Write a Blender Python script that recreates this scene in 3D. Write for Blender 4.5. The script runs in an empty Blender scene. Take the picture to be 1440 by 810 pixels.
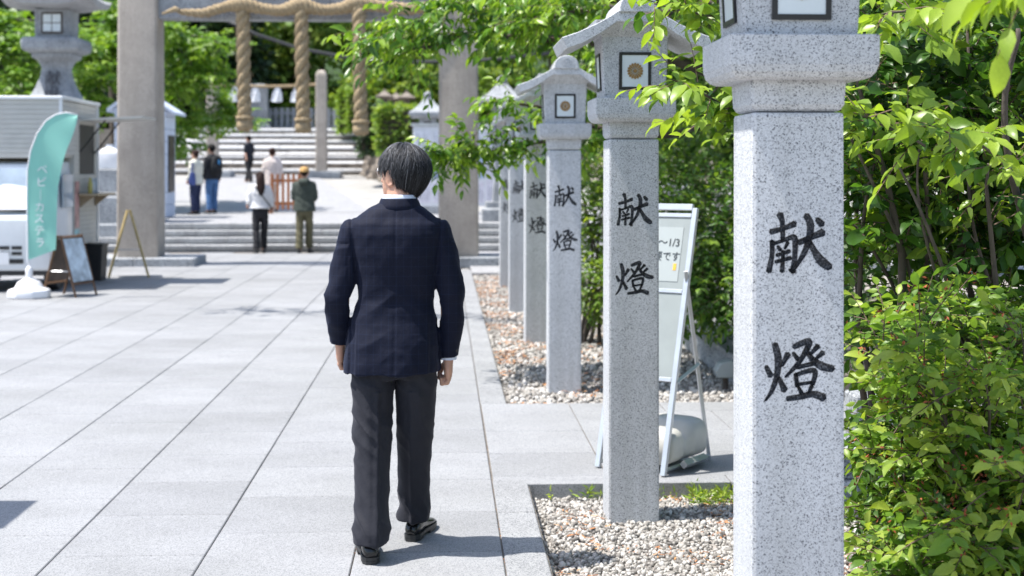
import bpy, bmesh, math, random
import numpy as np
from mathutils import Vector, Matrix, noise

# ------------------------------------------------------------------ camera, sky, sun, exposure
scene = bpy.context.scene
COL = scene.collection
TH = math.radians(2.72)                      # camera turned a little to the right of the path direction
F, CX, HY, CAMZ = 2000.0, 720.0, 240.0, 1.6  # focal length in photo pixels, image centre, horizon row, eye height
cd = bpy.data.cameras.new('camera')
cam = bpy.data.objects.new('camera', cd); COL.objects.link(cam)
cd.sensor_width = 36; cd.lens = 50; cd.clip_start = 0.05; cd.clip_end = 2000
cd.shift_y = -165 / 1440
cam.location = (0, 0, CAMZ); cam.rotation_euler = (math.radians(90), 0, -TH)
cd.dof.use_dof = True; cd.dof.focus_distance = 5.0; cd.dof.aperture_fstop = 3.6
scene.camera = cam

SUN_EL, SUN_AZ = math.radians(65), math.radians(6)   # azimuth: from the left, a little behind the camera
to_sun = Vector((-math.cos(SUN_AZ) * math.cos(SUN_EL), -math.sin(SUN_AZ) * math.cos(SUN_EL), math.sin(SUN_EL)))
world = bpy.data.worlds.new('World'); scene.world = world; world.use_nodes = True
wn = world.node_tree.nodes; wl = world.node_tree.links; wn.clear()
sky = wn.new('ShaderNodeTexSky'); sky.sky_type = 'NISHITA'; sky.sun_disc = False
sky.sun_elevation = SUN_EL; sky.sun_rotation = math.atan2(to_sun.x, to_sun.y)
sky.air_density = 1.0; sky.dust_density = 1.5; sky.ozone_density = 1.0
bgn = wn.new('ShaderNodeBackground'); bgn.inputs['Strength'].default_value = 0.15
wo = wn.new('ShaderNodeOutputWorld'); wl.new(sky.outputs[0], bgn.inputs[0]); wl.new(bgn.outputs[0], wo.inputs[0])
sl = bpy.data.lights.new('sun', 'SUN'); sl.energy = 4.6; sl.angle = math.radians(0.55); sl.color = (1.0, 0.96, 0.9)
sun = bpy.data.objects.new('sun', sl); COL.objects.link(sun); sun.location = (-20, -5, 40)
sun.rotation_euler = (-to_sun).to_track_quat('-Z', 'Y').to_euler()
vs = scene.view_settings
vs.view_transform = 'Standard'; vs.look = 'None'; vs.gamma = 1; vs.use_curve_mapping = False
vs.exposure = 0.8
scene.cycles.max_bounces = 7; scene.cycles.diffuse_bounces = 4; scene.cycles.transparent_max_bounces = 6
scene.cycles.transmission_bounces = 4; scene.cycles.glossy_bounces = 3
scene.cycles.caustics_reflective = False; scene.cycles.caustics_refractive = False

def at(x, y, D):          # photo pixel at depth D (metres along the view axis) -> world point
    L = (x - CX) / F * D
    return Vector((D * math.sin(TH) + L * math.cos(TH), D * math.cos(TH) - L * math.sin(TH), CAMZ + (HY - y) / F * D))
def gr(x, y, z=0.0):      # photo pixel on a level surface of height z
    return at(x, y, (CAMZ - z) * F / (y - HY))
def proj(p):              # world -> pixel, depth
    D = p[0] * math.sin(TH) + p[1] * math.cos(TH); L = p[0] * math.cos(TH) - p[1] * math.sin(TH)
    return CX + L / D * F, HY - (p[2] - CAMZ) / D * F, D

rnd = random.Random(7)
rng = np.random.default_rng(11)

# ------------------------------------------------------------------ materials
def srgb(r, g, b):
    f = lambda c: c / 12.92 if c <= 0.04045 else ((c + 0.055) / 1.055) ** 2.4
    return (f(r / 255), f(g / 255), f(b / 255), 1)
class NT:
    def __init__(s, name):
        s.m = bpy.data.materials.new(name); s.m.use_nodes = True
        s.n = s.m.node_tree.nodes; s.l = s.m.node_tree.links
        s.b = s.n['Principled BSDF']; s.out = s.n['Material Output']
    def node(s, t, **kw):
        nd = s.n.new(t)
        for k, v in kw.items():
            if k in ('inputs',):
                for a, b in v.items(): nd.inputs[a].default_value = b
            else: setattr(nd, k, v)
        return nd
    def coord(s, kind='Object'):
        return s.node('ShaderNodeTexCoord').outputs[kind]
    def noise(s, scale, detail=3, rough=.55, vec=None, kind='Object'):
        nd = s.node('ShaderNodeTexNoise'); nd.inputs['Scale'].default_value = scale
        nd.inputs['Detail'].default_value = detail; nd.inputs['Roughness'].default_value = rough
        s.l.new(vec if vec is not None else s.coord(kind), nd.inputs['Vector']); return nd.outputs['Fac']
    def ramp(s, fac, stops):
        nd = s.node('ShaderNodeValToRGB'); cr = nd.color_ramp
        while len(cr.elements) < len(stops): cr.elements.new(0.5)
        for e, (p, c) in zip(cr.elements, stops):
            e.position = p; e.color = c if len(c) == 4 else (*c, 1)
        s.l.new(fac, nd.inputs[0]); return nd.outputs[0]
    def mix(s, fac, a, b, mode='MIX'):
        nd = s.node('ShaderNodeMix', data_type='RGBA', blend_type=mode)
        for i, v in ((0, fac), (6, a), (7, b)):
            if hasattr(v, 'is_linked') or hasattr(v, 'links'): s.l.new(v, nd.inputs[i])
            else: nd.inputs[i].default_value = v if i == 0 else (v if len(v) == 4 else (*v, 1))
        return nd.outputs[2]
    def bump(s, h, strength, dist=.01):
        nd = s.node('ShaderNodeBump'); nd.inputs['Strength'].default_value = strength; nd.inputs['Distance'].default_value = dist
        s.l.new(h, nd.inputs['Height']); s.l.new(nd.outputs[0], s.b.inputs['Normal'])
    def base(s, c):
        if hasattr(c, 'links'): s.l.new(c, s.b.inputs['Base Color'])
        else: s.b.inputs['Base Color'].default_value = c if len(c) == 4 else (*c, 1)
    def rough(s, v):
        s.b.inputs['Roughness'].default_value = v
def plain(name, c, rough=.6, var=.12, scale=8, bump=0, bscale=60, metal=0, spec=.5):
    t = NT(name); c = tuple(c[:3])
    d = tuple(max(0, x * (1 - var)) for x in c); l = tuple(min(1, x * (1 + var)) for x in c)
    t.base(t.ramp(t.noise(scale, 4), [(.3, d), (.7, l)])); t.rough(rough)
    t.b.inputs['Metallic'].default_value = metal; t.b.inputs['Specular IOR Level'].default_value = spec
    if bump: t.bump(t.noise(bscale, 3), bump, .004)
    return t.m
def granite(name, light, dark, grain, amount=.22, rough=.6, objvar=0.0, stain=.1, streak=0.0, blotch=0.0):
    """pale crystalline granite: two sizes of dark mica grains on a light body"""
    t = NT(name)
    co = t.coord('Object')
    v = t.node('ShaderNodeTexVoronoi'); v.inputs['Scale'].default_value = grain; t.l.new(co, v.inputs['Vector'])
    sep = t.node('ShaderNodeSeparateColor'); t.l.new(v.outputs['Color'], sep.inputs[0])
    light = tuple(light[:3]); dark = tuple(dark[:3])
    mid = tuple(light[i] * .62 + dark[i] * .3 for i in range(3))
    c1 = t.ramp(sep.outputs[0], [(0, dark), (amount * .55, dark), (amount * .62, mid), (amount * 1.3, mid), (amount * 1.4, light), (.85, light), (1, tuple(min(1, x * 1.12) for x in light))])
    v2 = t.node('ShaderNodeTexVoronoi'); v2.inputs['Scale'].default_value = grain * 2.3; t.l.new(co, v2.inputs['Vector'])
    sep2 = t.node('ShaderNodeSeparateColor'); t.l.new(v2.outputs['Color'], sep2.inputs[0])
    c2 = t.ramp(sep2.outputs[1], [(0, (.5, .5, .52)), (.1, (.55, .55, .57)), (.16, (1, 1, 1)), (1, (1, 1, 1))])
    c = t.mix(.75, c1, c2, 'MULTIPLY')
    st = t.ramp(t.noise(2.2, 4), [(.3, (1 - stain,) * 3), (.62, (1, 1, 1))])
    c = t.mix(1.0, c, st, 'MULTIPLY')
    if streak:      # faint rain streaks running down the stone
        mp = t.node('ShaderNodeMapping'); mp.inputs['Scale'].default_value = (16, 16, .7); t.l.new(co, mp.inputs['Vector'])
        c = t.mix(1.0, c, t.ramp(t.noise(1.0, 4, .6, mp.outputs[0]), [(.36, (1 - streak, 1 - streak, 1 - streak * 1.1)), (.6, (1, 1, 1))]), 'MULTIPLY')
    if blotch:      # stains that run across neighbouring stones
        ge = t.node('ShaderNodeNewGeometry')
        c = t.mix(1.0, c, t.ramp(t.noise(.8, 5, .65, ge.outputs['Position']), [(.35, (1 - blotch, 1 - blotch, 1 - blotch * 1.1)), (.62, (1, 1, 1))]), 'MULTIPLY')
        c = t.mix(1.0, c, t.ramp(t.noise(5.5, 4, .7, ge.outputs['Position']), [(.28, (1 - blotch,) * 3), (.4, (1, 1, 1))]), 'MULTIPLY')
    if objvar:
        oi = t.node('ShaderNodeObjectInfo')
        r = t.ramp(oi.outputs['Random'], [(0, (1 - objvar,) * 3), (.5, (1, 1, 1)), (1, (1 + objvar * .35,) * 3)])
        c = t.mix(1.0, c, r, 'MULTIPLY')
    t.base(c); t.rough(rough)
    t.b.inputs['Specular IOR Level'].default_value = .35
    t.bump(sep.outputs[1], .12, .001)
    return t.m
def leafmat(name, dark, mid, light, trans=.35, rough=.38):
    t = NT(name)
    a = t.node('ShaderNodeAttribute', attribute_name='tint')
    c = t.ramp(a.outputs['Fac'], [(0, dark), (.5, mid), (1, light)])
    c = t.mix(.35, c, t.ramp(t.noise(14, 2), [(.3, (.55, .6, .55)), (.7, (1, 1, 1))]), 'MULTIPLY')
    t.base(c); t.rough(rough); t.b.inputs['Specular IOR Level'].default_value = .5
    tr = t.node('ShaderNodeBsdfTranslucent')
    tc = t.mix(1.0, c, (1.25, 1.25, .55, 1), 'MULTIPLY'); t.l.new(tc, tr.inputs[0])
    ms = t.node('ShaderNodeMixShader'); ms.inputs[0].default_value = trans
    t.l.new(t.b.outputs[0], ms.inputs[1]); t.l.new(tr.outputs[0], ms.inputs[2]); t.l.new(ms.outputs[0], t.out.inputs[0])
    return t.m

M = {}
M['granite'] = granite('granite_lantern', (.60, .615, .635), (.12, .125, .14), 390, .18, .62, objvar=.05, streak=.11)
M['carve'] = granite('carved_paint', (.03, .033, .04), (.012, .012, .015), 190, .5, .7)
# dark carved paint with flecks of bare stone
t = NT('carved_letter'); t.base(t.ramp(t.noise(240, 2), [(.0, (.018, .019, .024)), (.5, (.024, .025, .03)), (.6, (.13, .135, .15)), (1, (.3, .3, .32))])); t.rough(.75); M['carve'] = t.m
M['slab'] = granite('paving_granite', (.335, .34, .35), (.21, .215, .225), 220, .25, .7, objvar=.10, stain=.1, blotch=.13)
M['kerb'] = granite('kerb_granite', (.34, .345, .35), (.16, .165, .175), 200, .3, .7, objvar=.06, stain=.14)
M['step'] = granite('step_granite', (.46, .465, .47), (.2, .2, .21), 120, .25, .75, objvar=.08, stain=.2, streak=.15)
M['oldstone'] = granite('weathered_granite', (.42, .44, .46), (.12, .13, .14), 90, .25, .8, objvar=.05, stain=.35)
M['torii'] = granite('torii_stone', (.49, .43, .37), (.34, .295, .25), 130, .2, .85, stain=.25, streak=.07)
M['joint'] = plain('joint_dirt', (.17, .15, .13), .95, .4, 20)
M['rubble'] = plain('rubble_stone', (.2, .17, .14), .9, .45, 3, .6, 18)
M['earth'] = plain('earth', (.2, .175, .145), .95, .3, 4, .5, 40)
M['ground'] = plain('plaza_ground', (.34, .33, .31), .95, .15, 1.5, .2, 60)
M['stair'] = granite('stair_granite', (.58, .58, .58), (.3, .3, .31), 60, .2, .8, objvar=.06, stain=.15)
M['gravelbed'] = plain('gravel_bed', (.3, .275, .25), .95, .4, 60, .8, 120)
t = NT('pebble'); a = t.node('ShaderNodeAttribute', attribute_name='tint')
t.base(t.ramp(a.outputs['Fac'], [(0, (.09, .085, .08)), (.2, (.18, .165, .15)), (.45, (.33, .31, .28)), (.75, (.46, .44, .41)), (1, (.64, .625, .6))])); t.rough(.75); M['pebble'] = t.m
t = NT('litter'); a = t.node('ShaderNodeAttribute', attribute_name='tint')
t.base(t.ramp(a.outputs['Fac'], [(0, (.2, .075, .03)), (.5, (.42, .17, .06)), (1, (.5, .28, .12))])); t.rough(.8); M['litter'] = t.m
M['bark'] = plain('bark', (.085, .068, .055), .9, .4, 12, .7, 60)
M['twig'] = plain('twig_bark', (.13, .085, .06), .85, .3, 20)
M['leaf_cherry'] = leafmat('cherry_leaf', (.04, .1, .014), (.12, .26, .026), (.32, .47, .055), .45, .33)
M['leaf_big'] = leafmat('broad_leaf', (.026, .075, .014), (.08, .19, .024), (.36, .5, .055), .45, .36)
M['leaf_small'] = leafmat('small_leaf', (.055, .125, .02), (.17, .31, .04), (.4, .5, .08), .45, .42)
M['leaf_hedge'] = leafmat('hedge_leaf', (.03, .075, .016), (.085, .19, .028), (.24, .36, .05), .38, .4)
M['leaf_far'] = leafmat('forest_leaf', (.06, .13, .03), (.16, .28, .045), (.36, .46, .09), .4, .5)
M['leaf_dark'] = leafmat('dark_forest_leaf', (.012, .03, .012), (.025, .06, .018), (.06, .115, .028), .15, .55)
M['leaf_bright'] = leafmat('maple_leaf', (.07, .15, .02), (.15, .29, .03), (.28, .42, .06), .4, .45)
M['leaf_fresh'] = leafmat('clipped_leaf', (.1, .18, .02), (.2, .32, .035), (.32, .44, .07), .3, .5)
M['bract'] = plain('dried_flower', (.28, .07, .025), .8, .4, 40)
M['rope'] = plain('straw_rope', (.33, .25, .15), .95, .45, 34, 1.0, 70)
M['white_paper'] = plain('white_paper', (.8, .8, .82), .8, .05)
M['metal'] = plain('aluminium', (.62, .64, .66), .38, .08, 12, 0, 60, .75)
M['panel'] = plain('pale_board', (.29, .325, .325), .5, .05)
M['paper'] = plain('sign_paper', (.37, .41, .41), .5, .03)
M['ink'] = plain('ink', (.05, .06, .065), .6, .1)
M['tank'] = plain('grey_plastic', (.52, .51, .47), .42, .08, 9, .08, 30)
M['yellow'] = plain('yellow_print', (.75, .42, .05), .6, .1)
M['black_frame'] = plain('black_lacquer', (.012, .012, .014), .35, .2)
M['pane'] = plain('frosted_pane', (.66, .72, .74), .35, .05)
M['gold'] = plain('gilt_crest', (.32, .19, .07), .5, .2, 60, 0, 60, .4)
M['pathwhite'] = granite('far_paving', (.37, .37, .375), (.24, .24, .25), 40, .25, .8, stain=.12)

# ------------------------------------------------------------------ mesh helpers
class MB:
    def __init__(s): s.v = []; s.f = []; s.mi = []
    def add(s, vs, fs, mi=0):
        o = len(s.v); s.v += [tuple(v) for v in vs]; s.f += [tuple(i + o for i in f) for f in fs]; s.mi += [mi] * len(fs); return s
    def box(s, x0, x1, y0, y1, z0, z1, mi=0, mat=None):
        vs = [Vector((x, y, z)) for z in (z0, z1) for y in (y0, y1) for x in (x0, x1)]
        if mat is not None: vs = [mat @ v for v in vs]
        return s.add(vs, [(0, 2, 3, 1), (4, 5, 7, 6), (0, 1, 5, 4), (1, 3, 7, 5), (3, 2, 6, 7), (2, 0, 4, 6)], mi)
    def rings(s, rs, mi=0, cap=True):
        n = len(rs[0]); vs = [v for r in rs for v in r]; fs = []
        for k in range(len(rs) - 1):
            for i in range(n):
                j = (i + 1) % n; fs.append((k * n + i, k * n + j, (k + 1) * n + j, (k + 1) * n + i))
        if cap: fs.append(tuple(range(n - 1, -1, -1))); fs.append(tuple((len(rs) - 1) * n + i for i in range(n)))
        return s.add(vs, fs, mi)
    def sq(s, prof, mi=0, cx=0, cy=0):        # square loft: (z, hx, hy)
        return s.rings([[(cx - a, cy - b, z), (cx + a, cy - b, z), (cx + a, cy + b, z), (cx - a, cy + b, z)] for z, a, b in prof], mi)
    def prism(s, poly, y0, y1, mi=0):         # polygon in xz extruded along y
        n = len(poly); vs = [(x, y0, z) for x, z in poly] + [(x, y1, z) for x, z in poly]
        fs = [tuple(range(n - 1, -1, -1)), tuple(range(n, 2 * n))] + [(i, (i + 1) % n, n + (i + 1) % n, n + i) for i in range(n)]
        return s.add(vs, [f[::-1] for f in fs], mi)
    def tube(s, pts, rad, n=6, mi=0, cap=True):
        pts = [Vector(p) for p in pts]; rs = []
        if not hasattr(rad, '__len__'): rad = [rad] * len(pts)
        up = Vector((0, 0, 1)); prev = None
        for i, p in enumerate(pts):
            t = (pts[min(i + 1, len(pts) - 1)] - pts[max(i - 1, 0)]).normalized()
            if prev is None:
                u = t.cross(up)
                if u.length < .05: u = t.cross(Vector((0, 1, 0)))
            else: u = prev - t * prev.dot(t)
            u.normalize(); prev = u; w = t.cross(u)
            rs.append([p + (u * math.cos(a) + w * math.sin(a)) * rad[i] for a in [2 * math.pi * k / n for k in range(n)]])
        return s.rings(rs, mi, cap)
    def lathe(s, prof, n=16, mi=0, c=(0, 0)):
        return s.rings([[(c[0] + r * math.cos(2 * math.pi * k / n), c[1] + r * math.sin(2 * math.pi * k / n), z) for k in range(n)] for r, z in prof], mi)
    def mesh(s, name, mats=(), smooth=False):
        me = bpy.data.meshes.new(name); me.from_pydata(s.v, [], s.f)
        for m in mats: me.materials.append(m)
        if any(s.mi): me.polygons.foreach_set('material_index', s.mi)
        if smooth: me.polygons.foreach_set('use_smooth', [True] * len(me.polygons))
        me.update(); return me
def fixn(me, bevel=0, seg=1, angle=.5):
    bm = bmesh.new(); bm.from_mesh(me)
    bmesh.ops.recalc_face_normals(bm, faces=bm.faces)
    if bevel:
        es = [e for e in bm.edges if len(e.link_faces) == 2 and e.calc_face_angle(0) > angle]
        bmesh.ops.bevel(bm, geom=es, offset=bevel, segments=seg, affect='EDGES', profile=.6, clamp_overlap=True)
    bm.to_mesh(me); bm.free(); return me
def link(name, data, parent=None, loc=None):
    o = bpy.data.objects.new(name, data); COL.objects.link(o)
    if parent is not None: o.parent = parent
    if loc is not None: o.location = loc
    return o
def part(name, mb, mat, parent=None, smooth=False, bevel=0, seg=1, loc=None, label=None):
    if isinstance(mb, MB): me = fixn(mb.mesh(name, mat if isinstance(mat, (list, tuple)) else [mat], False), bevel, seg)
    else:
        me = mb
    if smooth: me.polygons.foreach_set('use_smooth', [True] * len(me.polygons))
    if smooth == 'angle':
        me.set_sharp_from_angle(angle=math.radians(40))
    o = link(name, me, parent, loc)
    if label: o['label'] = label
    return o
def tag(o, label, cat, group=None):
    o['label'] = label; o['category'] = cat
    if group: o['group'] = group
    return o
def thing(name, label, cat, loc=(0, 0, 0), rz=0, group=None):
    o = link(name, None); o.location = loc; o.rotation_euler = (0, 0, rz); o.empty_display_size = .2
    return tag(o, label, cat, group)
def struct(name, mb, mat, parent=None, **k):
    o = part(name, mb, mat, parent, **k)
    if parent is None: o['kind'] = 'structure'
    return o
def copy_tree(o, parent=None):
    c = o.copy(); COL.objects.link(c); c.parent = parent
    for ch in list(o.children): copy_tree(ch, c)
    return c
def text_mesh(body, size, extrude=.001, align='CENTER', xs=1.0):
    cu = bpy.data.curves.new('lettering', 'FONT'); cu.body = body; cu.size = size; cu.extrude = extrude
    cu.align_x = align; cu.align_y = 'CENTER'; cu.resolution_u = 2
    o = bpy.data.objects.new('lettering_source', cu); COL.objects.link(o)
    dg = bpy.context.evaluated_depsgraph_get(); me = bpy.data.meshes.new_from_object(o.evaluated_get(dg), depsgraph=dg)
    bpy.data.objects.remove(o); bpy.data.curves.remove(cu)
    for v in me.vertices: v.co.x *= xs
    return me
def evaluated(o):
    dg = bpy.context.evaluated_depsgraph_get()
    me = bpy.data.meshes.new_from_object(o.evaluated_get(dg), depsgraph=dg)
    bpy.data.objects.remove(o); return me
def remesh(mb, name, voxel, mat, smooth_it=3, fac=.5):
    me = fixn(mb.mesh(name)); o = bpy.data.objects.new('source', me); COL.objects.link(o)
    r = o.modifiers.new('r', 'REMESH'); r.mode = 'VOXEL'; r.voxel_size = voxel; r.use_smooth_shade = True
    if smooth_it:
        s = o.modifiers.new('s', 'SMOOTH'); s.factor = fac; s.iterations = smooth_it
    out = evaluated(o); bpy.data.meshes.remove(me)
    out.materials.clear(); out.materials.append(mat); out.name = name
    return out
def displace(me, fn):
    n = len(me.vertices); co = np.empty(n * 3, np.float32); no = np.empty(n * 3, np.float32)
    me.vertices.foreach_get('co', co); me.vertices.foreach_get('normal', no)
    co = co.reshape(-1, 3); no = no.reshape(-1, 3)
    d = np.array([fn(Vector(c), nn) for c, nn in zip(co, no)], np.float32)
    co += no * d[:, None]; me.vertices.foreach_set('co', co.ravel()); me.update()

# ------------------------------------------------------------------ the setting
b = MB(); b.add([(-300, -60, -.16), (300, -60, -.16), (300, 500, -.16), (-300, 500, -.16)], [(0, 1, 2, 3)])
struct('ground', b, M['ground'])
SW, SL, X0 = .62, .70, .245
YN, YF = 3.6, 27.9
b = MB(); b.box(-20, .2448, 2.0, 28.25, -.15, -.010)
pave = struct('pavement', b, M['joint'])
# paving slabs: one shared bevelled mesh, each slab a part
def slab_mesh(w, l, name, mat, h=.06, bv=.004):
    q = MB(); q.box(-w / 2, w / 2, -l / 2, l / 2, -h, 0); return fixn(q.mesh(name, [mat]), bv, 1)
sm = slab_mesh(SW - .0052, SL - .0065, 'paving_slab', M['slab'])
rest = MB(); cands = []
for c in range(0, 31):
    xc = X0 - SW * (c + .5)
    off = .28 if c % 2 == 0 else -.07
    k = 0; y = YN + off - .7
    while y < YF:
        yc = y + SL / 2
        if yc + SL / 2 < 28.2: cands.append((xc, yc))
        y += SL
def slab_rank(p):
    px, py, D = proj((p[0], p[1], 0))
    vis = -60 < px < 760 and py < 850
    return (0 if vis else 1, p[1])
cands.sort(key=slab_rank)
for i, (xc, yc) in enumerate(cands):
    dz = rnd.uniform(-.0012, .0008)
    if i < 300 and slab_rank((xc, yc))[0] == 0:
        o = link('paving_slab', sm, pave, (xc, yc, dz))
    else:
        rest.box(xc - SW / 2 + .004, xc + SW / 2 - .004, yc - SL / 2 + .003, yc + SL / 2 - .003, -.05, dz - .0005)
o = part('far_slabs', rest, M['slab'], pave); o['kind'] = 'stuff'
# kerb stones along the gravel
kb = MB(); kb.box(X0 - .002, .432, 2.0, 23.2, -.14, -.012); kerb = struct('kerb', kb, M['joint'])
km = slab_mesh(.43 - X0 - .008, .69, 'kerb_stone', M['kerb'], .12, .005)
for yj in [3.16, 3.86, 4.56, 5.26, 5.96, 6.66]:
    link('kerb_stone', km, kerb, ((X0 + .43) / 2, yj + .345, rnd.uniform(-.001, .001)))
y = 9.76
while y < 23.0:
    link('kerb_stone', km, kerb, ((X0 + .43) / 2, y + .345, rnd.uniform(-.001, .001))); y += .70
# side path crossing the gravel
b = MB(); b.box(.250, 9.0, 7.27, 9.74, -.15, -.009); side = struct('side_path', b, M['joint'])
rows = [7.25, 7.43, 8.05, 8.72, 9.42, 9.76]
for k in range(5):
    y0, y1 = rows[k], rows[k + 1]
    xs = [.25, .44, .855] if k == 0 else [.25, .855]
    x = .855 if k % 2 == 0 else 1.16
    if k % 2 and k: xs = [.25, .855, 1.16]
    while x < 5.5: x += .62; xs.append(x)
    if k == 0: xs = [.25] + [q for q in xs if q > .5]
    for a, c in zip(xs[:-1], xs[1:]):
        q = MB(); q.box(a + .003, c - .003, y0 + .002, y1 - .002, -.09 if k == 0 else -.05, rnd.uniform(-.001, .001))
        part('paving_slab', q, M['slab'], side, bevel=.004)
# gravel beds
def bed(name, x0, x1, y0, y1, z):
    b = MB(); b.add([(x0, y0, z), (x1, y0, z), (x1, y1, z), (x0, y1, z)], [(0, 1, 2, 3)]); return struct(name, b, M['gravelbed'])
bed('gravel_bed', .43, 12, 1.5, 7.27, -.085); bed('gravel_bed', .43, 12, 9.74, 22.3, -.04)
b = MB(); b.box(.431, 14, 22.3, 28.3, -.15, -.004); cross = struct('cross_path', b, M['pathwhite'])
ico = bmesh.new(); bmesh.ops.create_icosphere(ico, subdivisions=1, radius=1)
IV = np.array([v.co[:] for v in ico.verts]); IF = np.array([[v.index for v in f.verts] for f in ico.faces]); ico.free()
def tinted_mesh(name, V, Fa, tint, mat, smooth=False):
    """V (n,3), Fa (m,k) same-size faces, tint per vertex"""
    me = bpy.data.meshes.new(name); n = len(V); m, k = Fa.shape
    me.vertices.add(n); me.vertices.foreach_set('co', V.astype(np.float32).ravel())
    me.loops.add(m * k); me.loops.foreach_set('vertex_index', Fa.astype(np.int32).ravel())
    me.polygons.add(m); me.polygons.foreach_set('loop_start', np.arange(0, m * k, k, dtype=np.int32))
    if smooth: me.polygons.foreach_set('use_smooth', np.ones(m, bool))
    at_ = me.attributes.new('tint', 'FLOAT', 'POINT'); at_.data.foreach_set('value', tint.astype(np.float32))
    me.materials.append(mat); me.update(); me.validate(); return me
def rot_random(n):
    q = rng.normal(size=(n, 4)); q /= np.linalg.norm(q, axis=1)[:, None]; w, x, y, z = q.T
    return np.stack([np.stack([1 - 2 * (y * y + z * z), 2 * (x * y - z * w), 2 * (x * z + y * w)], -1), np.stack([2 * (x * y + z * w), 1 - 2 * (x * x + z * z), 2 * (y * z - x * w)], -1), np.stack([2 * (x * z - y * w), 2 * (y * z + x * w), 1 - 2 * (x * x + y * y)], -1)], 1)
def pebbles(name, pts, size, label_mat):
    n = len(pts); R = rot_random(n); sc = size * np.exp(rng.normal(0, .3, (n, 1, 1))) * np.array([1, .8, .55]) * rng.uniform(.8, 1.2, (n, 1, 3))
    jit = 1 + rng.normal(0, .1, (n, len(IV), 1))
    V = np.einsum('nij,nkj->nki', R, IV[None] * sc * jit) + pts[:, None]
    Fa = IF[None] + (np.arange(n) * len(IV))[:, None, None]
    tint = np.repeat(rng.beta(1.6, 1.6, n), len(IV))
    o = link(name, tinted_mesh(name, V.reshape(-1, 3), Fa.reshape(-1, 3), tint, label_mat)); o['kind'] = 'stuff'; return o
def scatter(x0, x1, y0, y1, n, z, dens=None):
    P = np.stack([rng.uniform(x0, x1, n), rng.uniform(y0, y1, n), np.full(n, z) + rng.uniform(-.006, .006, n)], 1)
    if dens is not None: P = P[rng.uniform(size=n) < dens(P)]
    return P
o = pebbles('gravel', scatter(.435, 2.3, 4.6, 7.26, 21000, -.08), .0108, M['pebble']); o['label'] = 'pale rounded gravel around the two nearest lantern pillars'; o['category'] = 'gravel'
o = pebbles('gravel', scatter(.435, 2.9, 9.77, 22.2, 22000, -.035, lambda P: np.clip(12 / P[:, 1], 0, 1)), .019, M['pebble']); o['label'] = 'gravel bed with orange litter along the farther lantern pillars'; o['category'] = 'gravel'
# brown leaf litter
def litter(name, P, size, label):
    n = len(P); a = rng.uniform(0, 6.28, n); l = size * rng.uniform(.5, 1.6, n); w = size * rng.uniform(.12, .35, n)
    d = np.stack([np.cos(a), np.sin(a), rng.normal(0, .15, n)], 1); s = np.stack([-np.sin(a), np.cos(a), rng.normal(0, .2, n)], 1)
    V = np.stack([P - d * l[:, None] - s * w[:, None], P + d * l[:, None] - s * w[:, None], P + d * l[:, None] + s * w[:, None], P - d * l[:, None] + s * w[:, None]], 1)
    V[:, :, 2] = np.maximum(V[:, :, 2], P[:, None, 2] - .002)
    Fa = np.arange(n * 4).reshape(n, 4)
    o = link(name, tinted_mesh(name, V.reshape(-1, 3), Fa, np.repeat(rng.uniform(size=n), 4), M['litter'])); o['kind'] = 'stuff'
    o['label'] = label; o['category'] = 'leaf litter'
def clump(P, sc, th):
    return np.array([noise.noise(Vector((p[0] * sc, p[1] * sc, 3.1))) > th for p in P])
P = scatter(.44, 1.6, 9.8, 22, 9000, -.012); P = P[(clump(P, 1.6, -.05)) & (rng.uniform(size=len(P)) < np.exp(-(P[:, 0] - .44) * 1.6))]
litter('fallen_needles', P, .02, 'orange brown plant litter scattered on the farther gravel bed')
P = scatter(.44, 2.2, 4.8, 7.25, 3200, -.068); P = P[clump(P, 2.6, .08)]
litter('fallen_needles', P, .012, 'few orange litter scraps on the nearest gravel')
P = np.concatenate([np.stack([X0 + rng.normal(0, .0015, 120), 5 + 4 * rng.beta(1, 1, 120), np.full(120, -.008)], 1), np.stack([X0 - SW + rng.normal(0, .002, 80), rng.uniform(5, 8, 80), np.full(80, -.004)], 1)])
P = P[clump(P, 5, .0)]
litter('joint_litter', P, .005, 'orange crumbs lying in the paving joints')

# torii plinths, lower stair, platform, ramp, upper stair, terraces
def blocks(parent, name, x0, x1, y0, y1, z0, z1, w, mat, off=0, bevel=.012):
    x = x0 - off
    while x < x1 - .02:
        a, c = max(x, x0), min(x + w, x1)
        if c - a > .05:
            q = MB(); q.box(a + .004, c - .004, y0, y1, z0, z1 + rnd.uniform(-.003, .003)); part(name, q, mat, parent, bevel=bevel)
        x += w
ST_Y, ST_R, ST_T = 28.3, .13, .36
stl = thing('stone_steps', 'low flight of pale granite steps behind the gate posts', 'steps', (0, ST_Y, 0))
for k in range(4):
    z0, z1 = k * ST_R, (k + 1) * ST_R
    y0 = k * ST_T
    q = MB(); q.box(-15, 9, y0 + .03, y0 + ST_T + .1, z0 - .05, z1 - .035); part('riser', q, M['oldstone'], stl)
    blocks(stl, 'step_slab', -15, 9, y0, y0 + ST_T + .06, z1 - .095, z1, 1.25, M['step'], off=.6 * (k % 2))
b = MB(); b.box(-40, 30, ST_Y + 4 * ST_T - .02, 41, -.1, .512); struct('platform', b, M['pathwhite'])
RZ0, RZ1, RY0, RY1 = .52, 1.45, 38.0, 55.0
ramp_z = lambda y: RZ0 + (RZ1 - RZ0) * min(max((y - RY0) / (RY1 - RY0), 0), 1)
b = MB(); b.add([(-40, RY0, .514), (30, RY0, .514), (30, RY1 + .4, RZ1), (-40, RY1 + .4, RZ1)], [(0, 1, 2, 3)])
struct('forecourt', b, M['ground'])
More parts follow.
